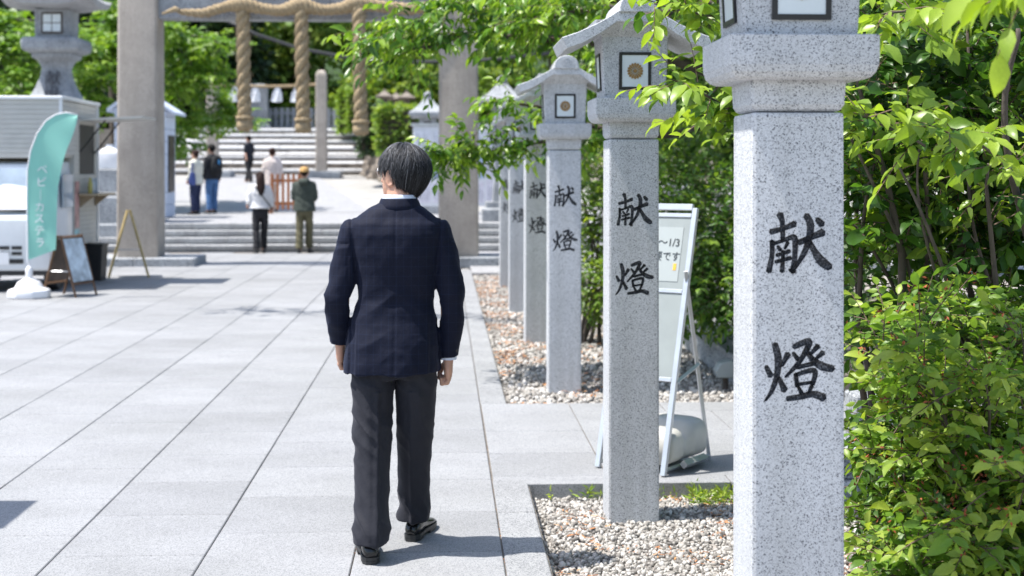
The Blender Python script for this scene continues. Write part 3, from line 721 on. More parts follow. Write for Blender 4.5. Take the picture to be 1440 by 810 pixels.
# ------------------------------------------------------------------ foliage
NEARV = np.array([[0, 0, 0], [0, .22, -.03], [0, .5, -.05], [0, .78, -.12], [0, 1.0, -.26],
                  [-.19, .2, .03], [-.27, .47, .03], [-.17, .76, -.06], [.19, .2, .03], [.27, .47, .03], [.17, .76, -.06]])
NEARF = np.array([[0, 1, 5], [1, 6, 5], [1, 2, 6], [2, 7, 6], [2, 3, 7], [3, 4, 7], [0, 8, 1], [1, 8, 9], [1, 9, 2], [2, 9, 10], [2, 10, 3], [3, 10, 4]])
MIDV = np.array([[0, 0, 0], [-.26, .45, .05], [0, .5, -.05], [.26, .45, .05], [0, 1, -.2]]); MIDF = np.array([[0, 2, 1], [1, 2, 4], [0, 3, 2], [2, 3, 4]])
FARV = np.array([[0, 0, 0], [-.34, .5, .06], [0, 1, -.05], [.34, .5, -.06]]); FARF = np.array([[0, 3, 2], [0, 2, 1]])
def nrm(a): return a / np.maximum(np.linalg.norm(a, axis=-1, keepdims=True), 1e-9)
class Leaves:
    def __init__(s): s.p = []; s.d = []; s.n = []; s.s = []; s.t = []; s.tw = []
    def sprays(s, starts, dirs, length, nleaf, size, droop=.25, tint=(.35, .25), upn=1.0, ldroop=.35, twig=True):
        starts = np.asarray(starts, float); dirs = nrm(np.asarray(dirs, float)); N = len(starts)
        if N == 0: return
        ln = length * rng.uniform(.6, 1.3, N); up = np.array([0, 0, 1.0])
        sd = nrm(np.cross(dirs, up) + 1e-6)
        tb = np.clip(rng.normal(tint[0], tint[1], N), 0, 1)
        if twig: s.tw.append((starts, starts + dirs * ln[:, None] * .5 - up * (droop * .25 * ln)[:, None], starts + dirs * ln[:, None] - up * (droop * ln)[:, None]))
        for j in range(nleaf):
            f = (j + .6) / nleaf; last = j == nleaf - 1; q = starts + dirs * (ln * f)[:, None] - up * (droop * f * f * ln)[:, None]
            side = (1 if j % 2 else -1); w = 0 if last else .9
            d = nrm(dirs * (.55 if not last else 1) + sd * side * w + rng.normal(0, .28, (N, 3)) - up * ldroop)
            n = up * upn + rng.normal(0, .45, (N, 3)); n = nrm(n - d * np.sum(n * d, 1, keepdims=True))
            s.p.append(q); s.d.append(d); s.n.append(n); s.s.append(size * np.exp(rng.normal(0, .22, N)) * (.75 + .35 * min(1, f * 1.6))); s.t.append(np.clip(tb + (f - .5) * .25 + rng.normal(0, .08, N), 0, 1))
    def arrays(s): return [np.concatenate(a) for a in (s.p, s.d, s.n, s.s, s.t)]
def leaf_geo(P, d, n, sz, tint, TV, TF, width=1.0):
    sdv = np.cross(d, n)
    V = P[:, None] + sz[:, None, None] * (TV[None, :, 0:1] * width * sdv[:, None] + TV[None, :, 1:2] * d[:, None] + TV[None, :, 2:3] * n[:, None])
    Fa = TF[None] + (np.arange(len(P)) * len(TV))[:, None, None]
    return V.reshape(-1, 3), Fa.reshape(-1, 3), np.repeat(tint, len(TV))
LEAFM = {}
def leaf_variants(mat, width):
    k = (mat.name, width)
    if k not in LEAFM:
        LEAFM[k] = [tinted_mesh('leaf', NEARV * np.array([width, 1, 1]), NEARF, np.full(len(NEARV), t), mat, True) for t in np.linspace(0, 1, 9)]
    return LEAFM[k]
def foliage(plant, lv, mat, tmpl='near', width=1.0, singles=0, name='foliage', twr=.0022):
    P, d, n, sz, tint = lv.arrays(); base = np.array(plant.location); TV, TF = {'near': (NEARV, NEARF), 'mid': (MIDV, MIDF), 'far': (FARV, FARF)}[tmpl]
    keep = np.ones(len(P), bool)
    if singles:
        D = P[:, 0] * math.sin(TH) + P[:, 1] * math.cos(TH); L = P[:, 0] * math.cos(TH) - P[:, 1] * math.sin(TH)
        px = CX + L / np.maximum(D, .1) * F; py = HY - (P[:, 2] - CAMZ) / np.maximum(D, .1) * F
        inside = (px > 4) & (px < 1436) & (py > 4) & (py < 806) & (D > 1)
        facing = np.abs(np.sum(n * nrm(P - np.array([0, 0, CAMZ])), 1)) * .7 + .3
        score = np.where(inside, (sz / np.maximum(D, .5)) ** 2 * facing / np.maximum(D, .5) ** 2, 0)
        idx = np.argsort(-score)[:singles]; idx = idx[score[idx] > 0]; keep[idx] = False
        var = leaf_variants(mat, width)
        for i in idx:
            sdv = np.cross(d[i], n[i]); o = link('leaf', var[int(round(tint[i] * 8))], plant); m = Matrix.Identity(4)
            for r in range(3):
                m[r][0] = sdv[r] * sz[i]; m[r][1] = d[i][r] * sz[i]; m[r][2] = n[i][r] * sz[i]; m[r][3] = P[i][r] - base[r]
            o.matrix_basis = m
    V, Fa, T = leaf_geo(P[keep] - base, d[keep], n[keep], sz[keep], tint[keep], TV, TF, width)
    o = link(name, tinted_mesh(name, V, Fa, T, mat, True), plant); o['kind'] = 'stuff'
    if lv.tw and twr:
        A, B, C = [np.concatenate([t[i] for t in lv.tw]) - base for i in range(3)]
        ang = [0, 2.094, 4.189]; off = np.array([[math.cos(a), math.sin(a) * .7, math.sin(a)] for a in ang]) * twr
        V = np.stack([A[:, None] + off * 1.2, B[:, None] + off, C[:, None] + off * .5], 1).reshape(-1, 9, 3)
        tf = np.array([[0, 1, 4, 3], [1, 2, 5, 4], [2, 0, 3, 5], [3, 4, 7, 6], [4, 5, 8, 7], [5, 3, 6, 8]])
        Fa = (tf[None] + (np.arange(len(A)) * 9)[:, None, None]).reshape(-1, 4)
        o = link('twigs', tinted_mesh('twigs', V.reshape(-1, 3), Fa, np.zeros(len(A) * 9), M['twig']), plant); o['kind'] = 'stuff'
def curve_pts(pts, n=6, jit=.02, seed=0):
    P = [Vector(p) for p in pts]; out = []
    for i in range(len(P) - 1):
        for k in range(n):
            f = k / n; a, b_, c, d = P[max(i - 1, 0)], P[i], P[i + 1], P[min(i + 2, len(P) - 1)]
            q = .5 * ((2 * b_) + (c - a) * f + (2 * a - 5 * b_ + 4 * c - d) * f * f + (3 * b_ - a - 3 * c + d) * f ** 3)
            if i or k: q = q + noise.noise_vector(q * 3 + Vector((seed, 0, 0))) * jit
            out.append(q)
    out.append(P[-1]); return out
def limb(plant, pts, r0, r1, name='branch', n=7, jit=.02, res=5):
    base = Vector(plant.location); L = curve_pts(pts, res, jit, rnd.random() * 50); q = MB()
    q.tube([p - base for p in L], [r0 + (r1 - r0) * (i / (len(L) - 1)) for i in range(len(L))], n)
    part(name, q, M['bark'], plant, smooth=True); return L
def ball(c, r, n, shell=.35):
    u = nrm(rng.normal(size=(n, 3))); k = rng.uniform(shell, 1, n) ** .6
    return np.array(c) + u * k[:, None] * np.array(r), u
def along(path, n, spread, up=.3):
    """twig starts scattered along a limb"""
    path = np.array([list(p) for p in path]); i = rng.uniform(.15, len(path) - 1.01, n); k = i.astype(int); f = (i - k)[:, None]
    p = path[k] * (1 - f) + path[k + 1] * f; tdir = nrm(path[k + 1] - path[k])
    d = nrm(tdir * .8 + rng.normal(0, 1, (n, 3)) * np.array([1, 1, .55]) + np.array([0, 0, up])); return p + d * rng.uniform(0, spread, (n, 1)), d

# --- cherry tree whose boughs hang over the lantern row
cx0 = Vector((2.9, 12.2, -.04))
ct = thing('cherry_tree', 'cherry tree with glossy leafy boughs hanging over the lantern row and path', 'tree', cx0)
limb(ct, [cx0, (2.8, 12.1, 1.2), (2.75, 12.0, 2.3), (2.5, 11.9, 3.2)], .17, .12, 'trunk', 9, .04)
A = lambda x, y, D: tuple(at(x, y, D))
lv = Leaves()
boughs = [([(2.75, 12.0, 2.3), A(960, 90, 12), A(860, 60, 11.8), A(760, 55, 11.4), A(660, 52, 11.2), A(580, 70, 11)], .06, .012, 100, .24),
          ([(2.7, 12.0, 2.2), A(940, 190, 12.2), A(830, 175, 12.2), A(755, 150, 11.9), A(715, 140, 11.8)], .04, .008, 34, .2),
          ([A(860, 190, 12.2), A(790, 200, 11.8), A(720, 205, 11.7), A(665, 215, 11.6), A(625, 218, 11.5)], .02, .006, 105, .15),
          ([(2.5, 11.9, 3.2), A(900, 0, 12), A(780, -20, 11.5), A(680, 0, 11.2), A(600, 20, 11), A(540, 62, 10.9)], .06, .01, 140, .36),
          ([(2.5, 11.9, 3.1), A(930, 20, 11.5), A(850, 10, 10.9), A(800, 20, 10.8), A(730, 35, 10.8)], .05, .01, 120, .34),
          ([(2.5, 11.9, 3.0), A(900, 110, 12.4), A(850, 110, 12.6), A(830, 170, 12.8)], .04, .01, 90, .3),
          ([(2.5, 11.9, 3.2), (1.4, 13.0, 4.6), (-.6, 14.5, 5.2), (-2.8, 15.6, 5.0), (-4.6, 16.2, 4.6)], .09, .012, 150, .4),
          ([(2.5, 11.9, 3.2), (3.2, 11, 4.2), (3.4, 9.8, 4.8)], .08, .02, 120, .5), ([(2.5, 11.9, 3.2), (2.2, 13, 4.2), (1.6, 15, 4.4), (1.2, 17.5, 3.9)], .08, .02, 170, .45)]
for pts, r0, r1, n, sp in boughs:
    L = limb(ct, pts, r0, r1, 'branch', 6, .04)
    s_, d_ = along(L, n, sp); lv.sprays(s_, d_, .26, 8, .084, .3, (.54, .28), .8, .7)
    s_, d_ = along(L[int(len(L) * .55):], n // 3, sp * .6); lv.sprays(s_, d_, .2, 7, .08, .3, (.68, .2), 1.0, .75)
foliage(ct, lv, M['leaf_cherry'], 'near', .78, 300)

# --- broad leaved shrub beside the nearest lantern
b0 = Vector((2.05, 5.6, -.085))
bs = thing('broadleaf_shrub', 'tall broad leaved shrub with many thin stems crowding the nearest lantern', 'shrub', b0)
lv = Leaves()
ends = [(1200, 60, 5.2), (1255, 20, 5.6), (1300, 140, 5.1), (1360, 40, 5.6), (1420, 120, 5.2), (1330, -60, 6), (1230, 230, 5.3), (1390, 230, 5.0), (1440, 20, 6), (1280, 300, 5.6), (1470, 200, 5.4), (1210, 140, 6.0)]
for k, e in enumerate(ends):
    g = b0 + Vector((rnd.uniform(-.3, .35), rnd.uniform(-.35, .35), 0)); q = at(*e)
    mid = g.lerp(q, .5) + Vector((rnd.uniform(-.12, .12), rnd.uniform(-.12, .12), .08))
    L = limb(bs, [g, mid, q], rnd.uniform(.018, .03), .005, 'stem', 6, .035)
    s_, d_ = along(L[4:], 26, .12); lv.sprays(s_, d_, .26, 10, .06, .22, (.4, .27), .6, .45)
for c, r, n in [((1320, 90, 5.6), (.55, .6, .5), 200), ((1330, 230, 5.8), (.55, .6, .4), 170), ((1320, 380, 5.9), (.55, .5, .35), 110), ((1270, 40, 6.2), (.5, .5, .5), 150), ((1450, 160, 5.6), (.4, .6, .7), 140), ((1225, 120, 6.2), (.25, .4, .45), 90)]:
    s_, d_ = ball(at(*c), r, n); d_ = nrm(d_ + np.array([-.2, -.25, .25])); lv.sprays(s_ - d_ * .12, d_, .24, 11, .058, .2, (.36, .27), .6, .4)
for pts, r in [([A(1330, 560, 5.5), A(1285, 400, 5.35), A(1235, 270, 5.25), A(1195, 190, 5.2)], .011), ([A(1400, 600, 5.4), A(1350, 450, 5.2), A(1300, 320, 5.1), A(1262, 230, 5.1)], .010), ([A(1420, 560, 5.5), A(1395, 420, 5.3), A(1370, 300, 5.2), A(1358, 190, 5.2)], .010),
               ([A(1300, 520, 5.6), A(1260, 410, 5.5), A(1215, 340, 5.4), A(1188, 310, 5.4)], .009), ([A(1470, 420, 5.2), A(1425, 250, 5.0), A(1415, 130, 4.95), A(1432, 40, 4.9)], .017), ([A(1380, 540, 5.3), A(1320, 400, 5.2), A(1290, 280, 5.1), A(1300, 180, 5.1)], .007)]:
    limb(bs, pts, r, r * .5, 'stem', 6, .02)
# bright young sprays that reach out: across the second lantern's top, beside the nearest lantern, over the upper right corner
for pts, n, r in [([A(1120, 195, 5.5), A(1040, 160, 5.3), A(985, 130, 5.15), A(945, 112, 5.1)], 26, .008), ([A(1130, 60, 5.6), A(1040, 30, 5.5), A(980, 20, 5.4), A(920, 5, 5.3)], 36, .008),
                  ([A(1100, 10, 5.7), A(1030, -30, 5.6), A(960, -25, 5.5)], 28, .008), ([A(1130, 200, 5.9), A(1060, 185, 5.8), A(990, 165, 5.7)], 24, .006),
                  ([A(1300, 205, 4.6), A(1250, 178, 4.3), A(1205, 158, 4.15)], 18, .005), ([A(1420, 240, 4.5), A(1380, 205, 4.3), A(1330, 185, 4.2)], 18, .005),
                  ([A(1330, 20, 4.6), A(1290, 15, 4.4), A(1240, 20, 4.3)], 20, .005)]:
    L = limb(bs, pts, r, .003, 'branch', 5, .01); s_, d_ = along(L, n, .05); lv.sprays(s_, d_, .16, 7, .066, .2, (.82, .15), .9, .5)
L = limb(bs, [A(1600, -90, 3.4), A(1500, -35, 3.2), A(1425, -15, 3.1)], .008, .003, 'branch', 5, .01); s_, d_ = along(L[4:], 10, .03); lv.sprays(s_, d_, .12, 5, .076, .2, (.9, .1), .7, 1.2)
foliage(bs, lv, M['leaf_big'], 'near', .95, 300)

# --- small leaved lower shrub in the lower right corner
b1 = Vector((1.72, 4.75, -.085))
ls = thing('flowering_shrub', 'sprawling small leaved shrub with rusty spent flowers at the foot of the broad leaved shrub', 'shrub', b1)
lv = Leaves(); br = []
for k in range(22):
    x = rnd.uniform(1205, 1470); y = rnd.uniform(430, 800); D = rnd.uniform(4.1, 5.0) + (x - 1200) * -.0012
    g = b1 + Vector((rnd.uniform(-.1, .4), rnd.uniform(-.2, .5), 0)); q = at(x, y, D)
    if q.z < .05: q.z = .05
    mid = g.lerp(q, .55) + Vector((rnd.uniform(-.1, .1), rnd.uniform(-.1, .1), .16))
    L = limb(ls, [g, mid, q], rnd.uniform(.006, .011), .002, 'stem', 5, .03)
    s_, d_ = along(L[3:], 26, .1); lv.sprays(s_, d_, .15, 9, .042, .15, (.6, .28), .6, .35); br += [s_ + d_ * .1]
for c, r, n in [((1315, 660, 4.9), (.28, .4, .3), 240), ((1390, 560, 4.9), (.3, .4, .3), 230), ((1350, 770, 4.6), (.36, .4, .2), 220), ((1265, 600, 5.0), (.14, .3, .2), 60), ((1420, 720, 4.6), (.28, .4, .35), 240), ((1370, 470, 5.0), (.3, .35, .2), 130), ((1270, 790, 4.3), (.14, .25, .12), 80)]:
    s_, d_ = ball(at(*c), r, n); s_[:, 2] = np.maximum(s_[:, 2], -.02); d_ = nrm(d_ + np.array([-.2, -.2, .25])); lv.sprays(s_ - d_ * .08, d_, .15, 10, .04, .15, (.36, .28), .6, .35)
    br += [s_[::5] + d_[::5] * .08]
foliage(ls, lv, M['leaf_small'], 'near', .95, 300)
P = np.concatenate(br); P = np.repeat(P[rng.uniform(size=len(P)) < .28], 5, 0) + rng.normal(0, .012, (int((0)) or 1, 3)); P = P + rng.normal(0, .011, P.shape)
n_ = len(P); dd = nrm(rng.normal(size=(n_, 3))); nn = nrm(np.cross(dd, rng.normal(size=(n_, 3))))
V, Fa, T = leaf_geo(P - np.array(b1), dd, nn, np.full(n_, .017), np.zeros(n_), MIDV, MIDF, .8)
o = link('spent_flowers', tinted_mesh('spent_flowers', V, Fa, T, M['bract']), ls); o['kind'] = 'stuff'

# --- hedge on the planter, bush between lanterns, further shrubs
def bush(name, label, base, blobs, mat, size, tint, tw=.15, nl=8, tmpl='near', width=.9, singles=0, stems=6, cat='bush', group=None):
    base = Vector(base); r = thing(name, label, cat, base, 0, group); l = Leaves()
    for c, rad, n in blobs:
        s_, d_ = ball(c, rad, n, .2); s_[:, 2] = np.maximum(s_[:, 2], base.z + .03); d_ = nrm(d_ + np.array([-.1, -.25, .3])); l.sprays(s_ - d_ * tw * .5, d_, tw, nl, size, .15, tint, 1.0, .3)
    for k in range(stems):
        c = Vector(blobs[k % len(blobs)][0]); limb(r, [base + Vector((rnd.uniform(-.1, .1), rnd.uniform(-.1, .1), 0)), base.lerp(c, .5) + Vector((0, 0, .1)), c + Vector((rnd.uniform(-.2, .2), rnd.uniform(-.2, .2), .1))], .014 + .01 * (size > .05), .004, 'stem', 5, .03)
    foliage(r, l, mat, tmpl, width, singles); return r
bush('planter_hedge', 'dense small leaved hedge growing behind the folding sign on the planter', (2.75, 11.4, .15), [(at(985, 330, 11.3), (.5, .7, .55), 420), (at(1030, 400, 10.9), (.45, .6, .42), 330), (at(960, 420, 11.8), (.3, .5, .3), 160), (at(1080, 300, 11.5), (.5, .7, .6), 260), (at(960, 270, 12.2), (.4, .5, .4), 200), (at(1130, 420, 10.6), (.5, .6, .5), 200)], M['leaf_hedge'], .05, (.45, .25), .16, 8, 'near', 1.0, 120, 10, 'hedge')
bush('low_bush', 'low leafy bush between the second and third lantern pillars', (1.38, 13.4, -.04), [(at(836, 400, 13.3), (.32, .35, .32), 190), (at(846, 300, 13.6), (.3, .4, .3), 150), (at(833, 250, 13.8), (.25, .4, .25), 80), (at(870, 350, 13.6), (.4, .4, .6), 180)], M['leaf_small'], .055, (.5, .25), .16, 8, 'mid', 1.0, 0, 6)
bush('low_bush', 'leafy bush behind the planter hedge in front of the stone fence', (3.4, 14.5, .1), [((3.2, 14.6, 1.0), (.8, .8, .9), 420), ((3.9, 13.6, 1.2), (.8, .8, 1.1), 380)], M['leaf_hedge'], .07, (.4, .25), .2, 8, 'mid', 1.0, 0, 6)
# lower stems in the shade behind the nearest lantern
def tree(name, label, base, H, blobs, mat, size, tint, tmpl='far', tw=.5, nl=9, width=1.0, tr=.16, droop=.2, group=None, cat='tree'):
    base = Vector(base); r = thing(name, label, cat, base, 0, group); l = Leaves()
    top = base + Vector((rnd.uniform(-.3, .3), rnd.uniform(-.3, .3), H * .82))
    T = limb(r, [base, base.lerp(top, .35) + Vector((rnd.uniform(-.2, .2), 0, 0)), base.lerp(top, .7), top], tr, tr * .25, 'trunk', 8, .05)
    for k, (c, rad, n) in enumerate(blobs):
        c = Vector(c); s_, d_ = ball(c, rad, n, .3); l.sprays(s_ - d_ * tw * .5, nrm(d_ + np.array([0, -.1, .15])), tw, nl, size, droop, tint, .35, .35, twig=False)
        j = min(range(len(T)), key=lambda i: abs(T[i].z - (c.z - .25 * (c - base).length))); limb(r, [T[j], T[j].lerp(c, .5) + Vector((0, 0, .2)), c], tr * .35, .01, 'branch', 5, .06)
    foliage(r, l, mat, tmpl, width, 0, 'crown', 0); return r
def rblob(c, spread, r, n, k):
    return [(tuple(Vector(c) + Vector((rnd.uniform(-1, 1) * spread[0], rnd.uniform(-1, 1) * spread[1], rnd.uniform(-1, 1) * spread[2]))), tuple(r * rnd.uniform(.7, 1.25) for _ in range(3)), n) for _ in range(k)]
# evergreen mass on the right behind the shrubs
for k, (x, y, h) in enumerate(((4.2, 8.6, 4.2), (5.6, 11.5, 5.5), (3.9, 17.5, 5.2), (6.4, 16.5, 6.5), (3.6, 24, 6.0), (7.5, 22, 7.5))):
    tree('evergreen_tree', ['round evergreen tree close behind the broad leaved shrub', 'evergreen tree farther behind the broad leaved shrub', 'evergreen tree behind the stone fence beside the cherry boughs', 'taller evergreen tree behind the planter hedge', 'evergreen tree near the right gate post behind the stone fence', 'tallest evergreen tree right behind the stone fence'][k], (x, y, -.1), h,
         rblob((x, y, h * .58), (1.1, 1.1, h * .3), .95, 120, 11), M['leaf_hedge'], .13, (.4, .28), 'mid', .4, 8, .9, .13, group='evergreens right of the path')
# forest behind the torii
def ft(px, D, zb, h, w, mat, size, tint, label, k=12, n=110, low=.25, name='forest_tree', r=None):
    p = at(px, 240, D); base = (p.x, p.y, zb); r = r or w * .42
    return tree(name, label, base, h, rblob((p.x, p.y, zb + h * (low + 1) / 2), (w * .6, w * .5, h * (1 - low) * .42), r, n, k), mat, size, tint, 'far', .8, 8, 1.0, .2, group='trees behind the gate')
ft(285, 67, 3.3, 8, 3.0, M['leaf_dark'], .3, (.35, .25), 'dark conifer looming left of the stone posts', 16, 130, .2, 'conifer')
ft(215, 69, 3.2, 8.5, 4.0, M['leaf_dark'], .3, (.4, .25), 'dark evergreen behind the left gate post', 14, 120, .1)
ft(110, 66, 3.2, 9, 5.0, M['leaf_dark'], .3, (.45, .25), 'dark evergreen behind the huge lantern', 16, 130, .05)
ft(-20, 60, 3.2, 9, 5.0, M['leaf_dark'], .3, (.45, .3), 'dark evergreen beyond the van, farthest from the gate', 15, 130, .05)
hl_ = [(400, 71, 5.0, 'rounded light tree low on the slope straight behind the left hanging rope'), (455, 72, 5.0, 'rounded light tree low on the slope behind the stone post'), (515, 70, 4.5, 'rounded light tree low on the slope behind the clipped hedge columns'), (580, 70, 5.0, 'rounded light tree low on the slope behind the terrace lanterns'), (640, 68, 5.5, 'rounded light tree low on the slope behind the right gate post'), (345, 72, 5.5, 'rounded light tree low on the slope next to the dark conifer'),
       (370, 80, 6, 'tree on the middle slope next to the dark conifer'), (430, 81, 6, 'tree on the middle slope above the left hanging rope'), (490, 79, 6, 'tree on the middle slope between the hanging ropes'), (550, 80, 6, 'tree on the middle slope above the terrace lanterns'), (615, 79, 6, 'tree on the middle slope by the right gate post'), (690, 72, 7, 'tree on the slope right of the right gate post'), (770, 66, 8, 'tree on the slope behind the farther lantern pillars'), (410, 91, 7, 'tree high on the slope above the left hanging rope'), (480, 92, 7, 'tree high on the slope above the middle hanging rope'), (560, 91, 7, 'tree high on the slope above the right hanging rope'), (640, 90, 7, 'tree high on the slope by the right gate post')]
for px, D, h, lab in hl_:
    p_ = at(px, 240, D); ft(px, D, hill_z(p_.x, p_.y) - .2, h, 3.4, M['leaf_far'], .27, (.6, .3), lab, 9, 75, .05, r=1.35)
for px, D, z, lab in ((440, 68, 3.36, 'rounded light green shrub at the top of the stairway'), (395, 70, 3.36, 'pale rounded shrub beyond the stairway')):
    p = at(px, 240, D); bush('terrace_shrub', lab, (p.x, p.y, z), [((p.x, p.y, z + 1.0), (1.6, 1.0, 1.0), 220), ((p.x + 1.4, p.y, z + .8), (1.2, .9, .8), 150)], M['leaf_fresh'], .2, (.45, .25), .35, 7, 'far', 1, 0, 3)
# bright maple boughs left
def maple(px, D, zb, h, tips, label):
    p = at(px, 240, D); base = Vector((p.x, p.y, zb)); r = thing('maple_tree', label, 'tree', base, 0, 'bright maples left of the stairway'); l = Leaves()
    T = limb(r, [base, base + Vector((.2, 0, h * .4)), base + Vector((0, .1, h * .75)), base + Vector((.1, 0, h))], .13, .04, 'trunk', 8, .05)
    for tx, ty, tD in tips:
        q = at(tx, ty, tD); s = T[int(len(T) * .65)]; L = limb(r, [s, s.lerp(q, .5) + Vector((0, 0, .5)), q], .05, .01, 'branch', 5, .06)
        s_, d_ = along(L[3:], 46, .3, .15); d_[:, 2] *= .35; l.sprays(s_, nrm(d_), .5, 9, .17, .2, (.55, .28), 1.2, .25, twig=False)
        s_, d_ = ball(q, (.6, .5, .22), 26); l.sprays(s_, d_ * np.array([1, 1, .3]), .4, 9, .17, .2, (.65, .25), 1.2, .25, twig=False)
    foliage(r, l, M['leaf_bright'], 'mid', 1.25, 0, 'crown', 0)
maple(-40, 36, .5, 6, [(20, 60, 34), (60, 95, 34), (10, 110, 33.5), (45, 135, 33.5), (110, 60, 35), (0, 30, 35)], 'bright maple spreading behind the huge lantern')
maple(150, 39, .5, 6, [(120, 75, 37), (150, 110, 36), (165, 60, 37), (110, 130, 36), (140, 150, 36), (180, 20, 37), (100, 105, 37)], 'bright maple behind the left gate post')
maple(215, 41, .5, 5.5, [(310, 60, 38), (270, 90, 38), (250, 120, 38), (290, 105, 38), (240, 40, 38), (330, 170, 40), (265, 175, 39), (250, 200, 38), (300, 160, 40)], 'bright maple reaching over the booth')
# clipped hedges on the right bank
def clipped(px0, px1, y0, y1, D, mat, label, n, depth=1.2, size=.14, tint=(.5, .25)):
    a, c = at(px0, y1, D), at(px1, y0, D); cx, cz = (a.x + c.x) / 2, (a.z + c.z) / 2; hx, hz = (c.x - a.x) / 2, (c.z - a.z) / 2
    r = thing('clipped_hedge', label, 'hedge', (cx, a.y, a.z), 0, 'clipped hedges beside the stairs'); l = Leaves()
    u = rng.uniform(-1, 1, (n, 3)); ax = rng.integers(0, 3, n); sg = rng.choice([-1, 1], n); u[np.arange(n), ax] = sg * rng.uniform(.85, 1, n)
    P = np.array([cx, a.y, cz]) + u * np.array([hx, depth / 2, hz]); d = np.zeros((n, 3)); d[np.arange(n), ax] = sg
    l.sprays(P - nrm(d) * .1, nrm(d + rng.normal(0, .5, (n, 3))), .22, 6, size, .1, tint, .8, .1, twig=False)
    q = MB(); q.box(-hx * .86, hx * .86, -depth * .42, depth * .42, .02, hz * 2 * .93); part('inner_branches', q, M['bark'], r)
    foliage(r, l, mat, 'far', 1, 0, 'foliage', 0)
clipped(478, 489, 128, 182, 58, M['leaf_fresh'], 'narrow bright clipped hedge column beside the stone post', 260)
clipped(491, 501, 131, 180, 57, M['leaf_fresh'], 'narrow bright clipped hedge column next to the right hanging rope', 260)
clipped(533, 592, 152, 212, 46, M['leaf_far'], 'broad clipped hedge above the rubble wall', 900, 1.6, .13, (.62, .25))
clipped(508, 530, 150, 212, 48, M['leaf_dark'], 'dark clipped hedge above the rubble wall behind the right hanging rope', 400, 1.6)
# grey stone fence on the terrace
gf = thing('terrace_fence', 'grey slatted fence on the terrace at the head of the stairway', 'fence', (*at(390, 240, 66).xy, 3.36))
for k in range(26):
    q = MB(); q.box(-3.4 + k * .27, -3.21 + k * .27, -.03, .03, .02, 1.15); part('slat', q, M['oldstone'], gf)
q = MB(); q.box(-3.45, 3.75, .031, .09, .85, .97); q.box(-3.45, 3.75, .031, .09, .2, .32); part('rail', q, M['oldstone'], gf)
mo = at(362, 240, 65); q = MB(); q.sq([(0, .6, .3), (.3, .6, .3), (.32, .5, .22), (2.1, .48, .2), (2.2, .3, .15)]); o = part('stone_monument', q, M['oldstone'], None, bevel=.03); o.location = (mo.x, mo.y, 3.36); tag(o, 'upright grey stone slab monument before the terrace fence', 'monument')
# weeds at the path edge
wd = Leaves(); P = np.concatenate([scatter(1.25, 2.0, 7.05, 7.24, 170, -.08), scatter(.5, 1.2, 7.18, 7.25, 18, -.08), scatter(1.6, 2.2, 6.6, 7.2, 60, -.08)])
wd.sprays(P, nrm(rng.normal(0, .5, P.shape) + np.array([0, 0, 1.0])), .07, 4, .04, .1, (.75, .2), .3, .1)
w = thing('weeds', 'patch of green weeds along the edge of the side path', 'weeds', (1.6, 7.15, -.085)); w['kind'] = 'stuff'; foliage(w, wd, M['leaf_small'], 'mid', .5, 0, 'blades', 0)
# ------------------------------------------------------------------ folding sign with water weight
sg = thing('folding_sign', 'aluminium framed standing sign board behind the second pillar, weighted by a plastic tank', 'sign', (1.14, 7.38, .0))
u = Vector((.788, -.616, 0)); nb_ = Vector((.616, .788, 0)); lean = .26
SWd = .40
def sp(a, h, o=0.0): return u * a + nb_ * (h * lean + o) + Vector((0, 0, h))      # board coordinates: along, height, depth
def bar(mb, a0, h0, a1, h1, w, o0=-.012, o1=.012):
    p0, p1 = sp(a0, h0), sp(a1, h1); d = (p1 - p0).normalized(); sN = (nb_ - Vector((0, 0, lean))).normalized(); s_ = d.cross(sN).normalized() * w / 2
    mb.add([p + s_ * i + sN * o for p in (p0, p1) for o in (o0, o1) for i in (-1, 1)], [(0, 1, 3, 2), (4, 6, 7, 5), (0, 4, 5, 1), (2, 3, 7, 6), (0, 2, 6, 4), (1, 5, 7, 3)])
for a in (0, -SWd):
    q = MB(); bar(q, a, .005, a, 1.395, .03); part('upright', q, M['metal'], sg, bevel=.002)
for h in (.95, 1.4, 1.355, .49):
    q = MB(); bar(q, -SWd + .016, h, -.016, h, .022 if h < 1.36 else .034, -.011, .011); part('cross_bar', q, M['metal'], sg, bevel=.002)
q = MB(); bar(q, -SWd / 2, .962, -SWd / 2, 1.342, SWd - .034, -.004, .006); bd = part('board', q, M['panel'], sg)
q = MB(); bar(q, -SWd / 2 + .005, 1.0, -SWd / 2 + .005, 1.29, SWd - .12, -.0065, -.0038); pp = part('notice', q, M['paper'], sg)
q = MB(); bar(q, -SWd / 2, .502, -SWd / 2, .938, SWd - .034, -.004, .006); part('lower_panel', q, M['panel'], sg)
def put_text(s, a, h, size, mat, parent, align='RIGHT', xs=1):
    me = text_mesh(s, size, .0006, align, xs); me.materials.append(mat); o = link('lettering', me, parent)
    up_ = (nb_ * lean + Vector((0, 0, 1))).normalized(); nf = u.cross(up_).normalized()
    m = Matrix.Identity(4); p = sp(a, h) + nf * .0085
    for r in range(3): m[r][0] = u[r]; m[r][1] = up_[r]; m[r][2] = nf[r]; m[r][3] = p[r]
    o.matrix_basis = m
put_text('～1/3', -.065, 1.205, .06, M['ink'], pp); put_text('要です', -.055, 1.13, .055, M['ink'], pp)
q = MB(); bar(q, -.082, 1.06, -.082, 1.095, .018, -.0085, -.006); part('yellow_stamp', q, M['yellow'], pp)
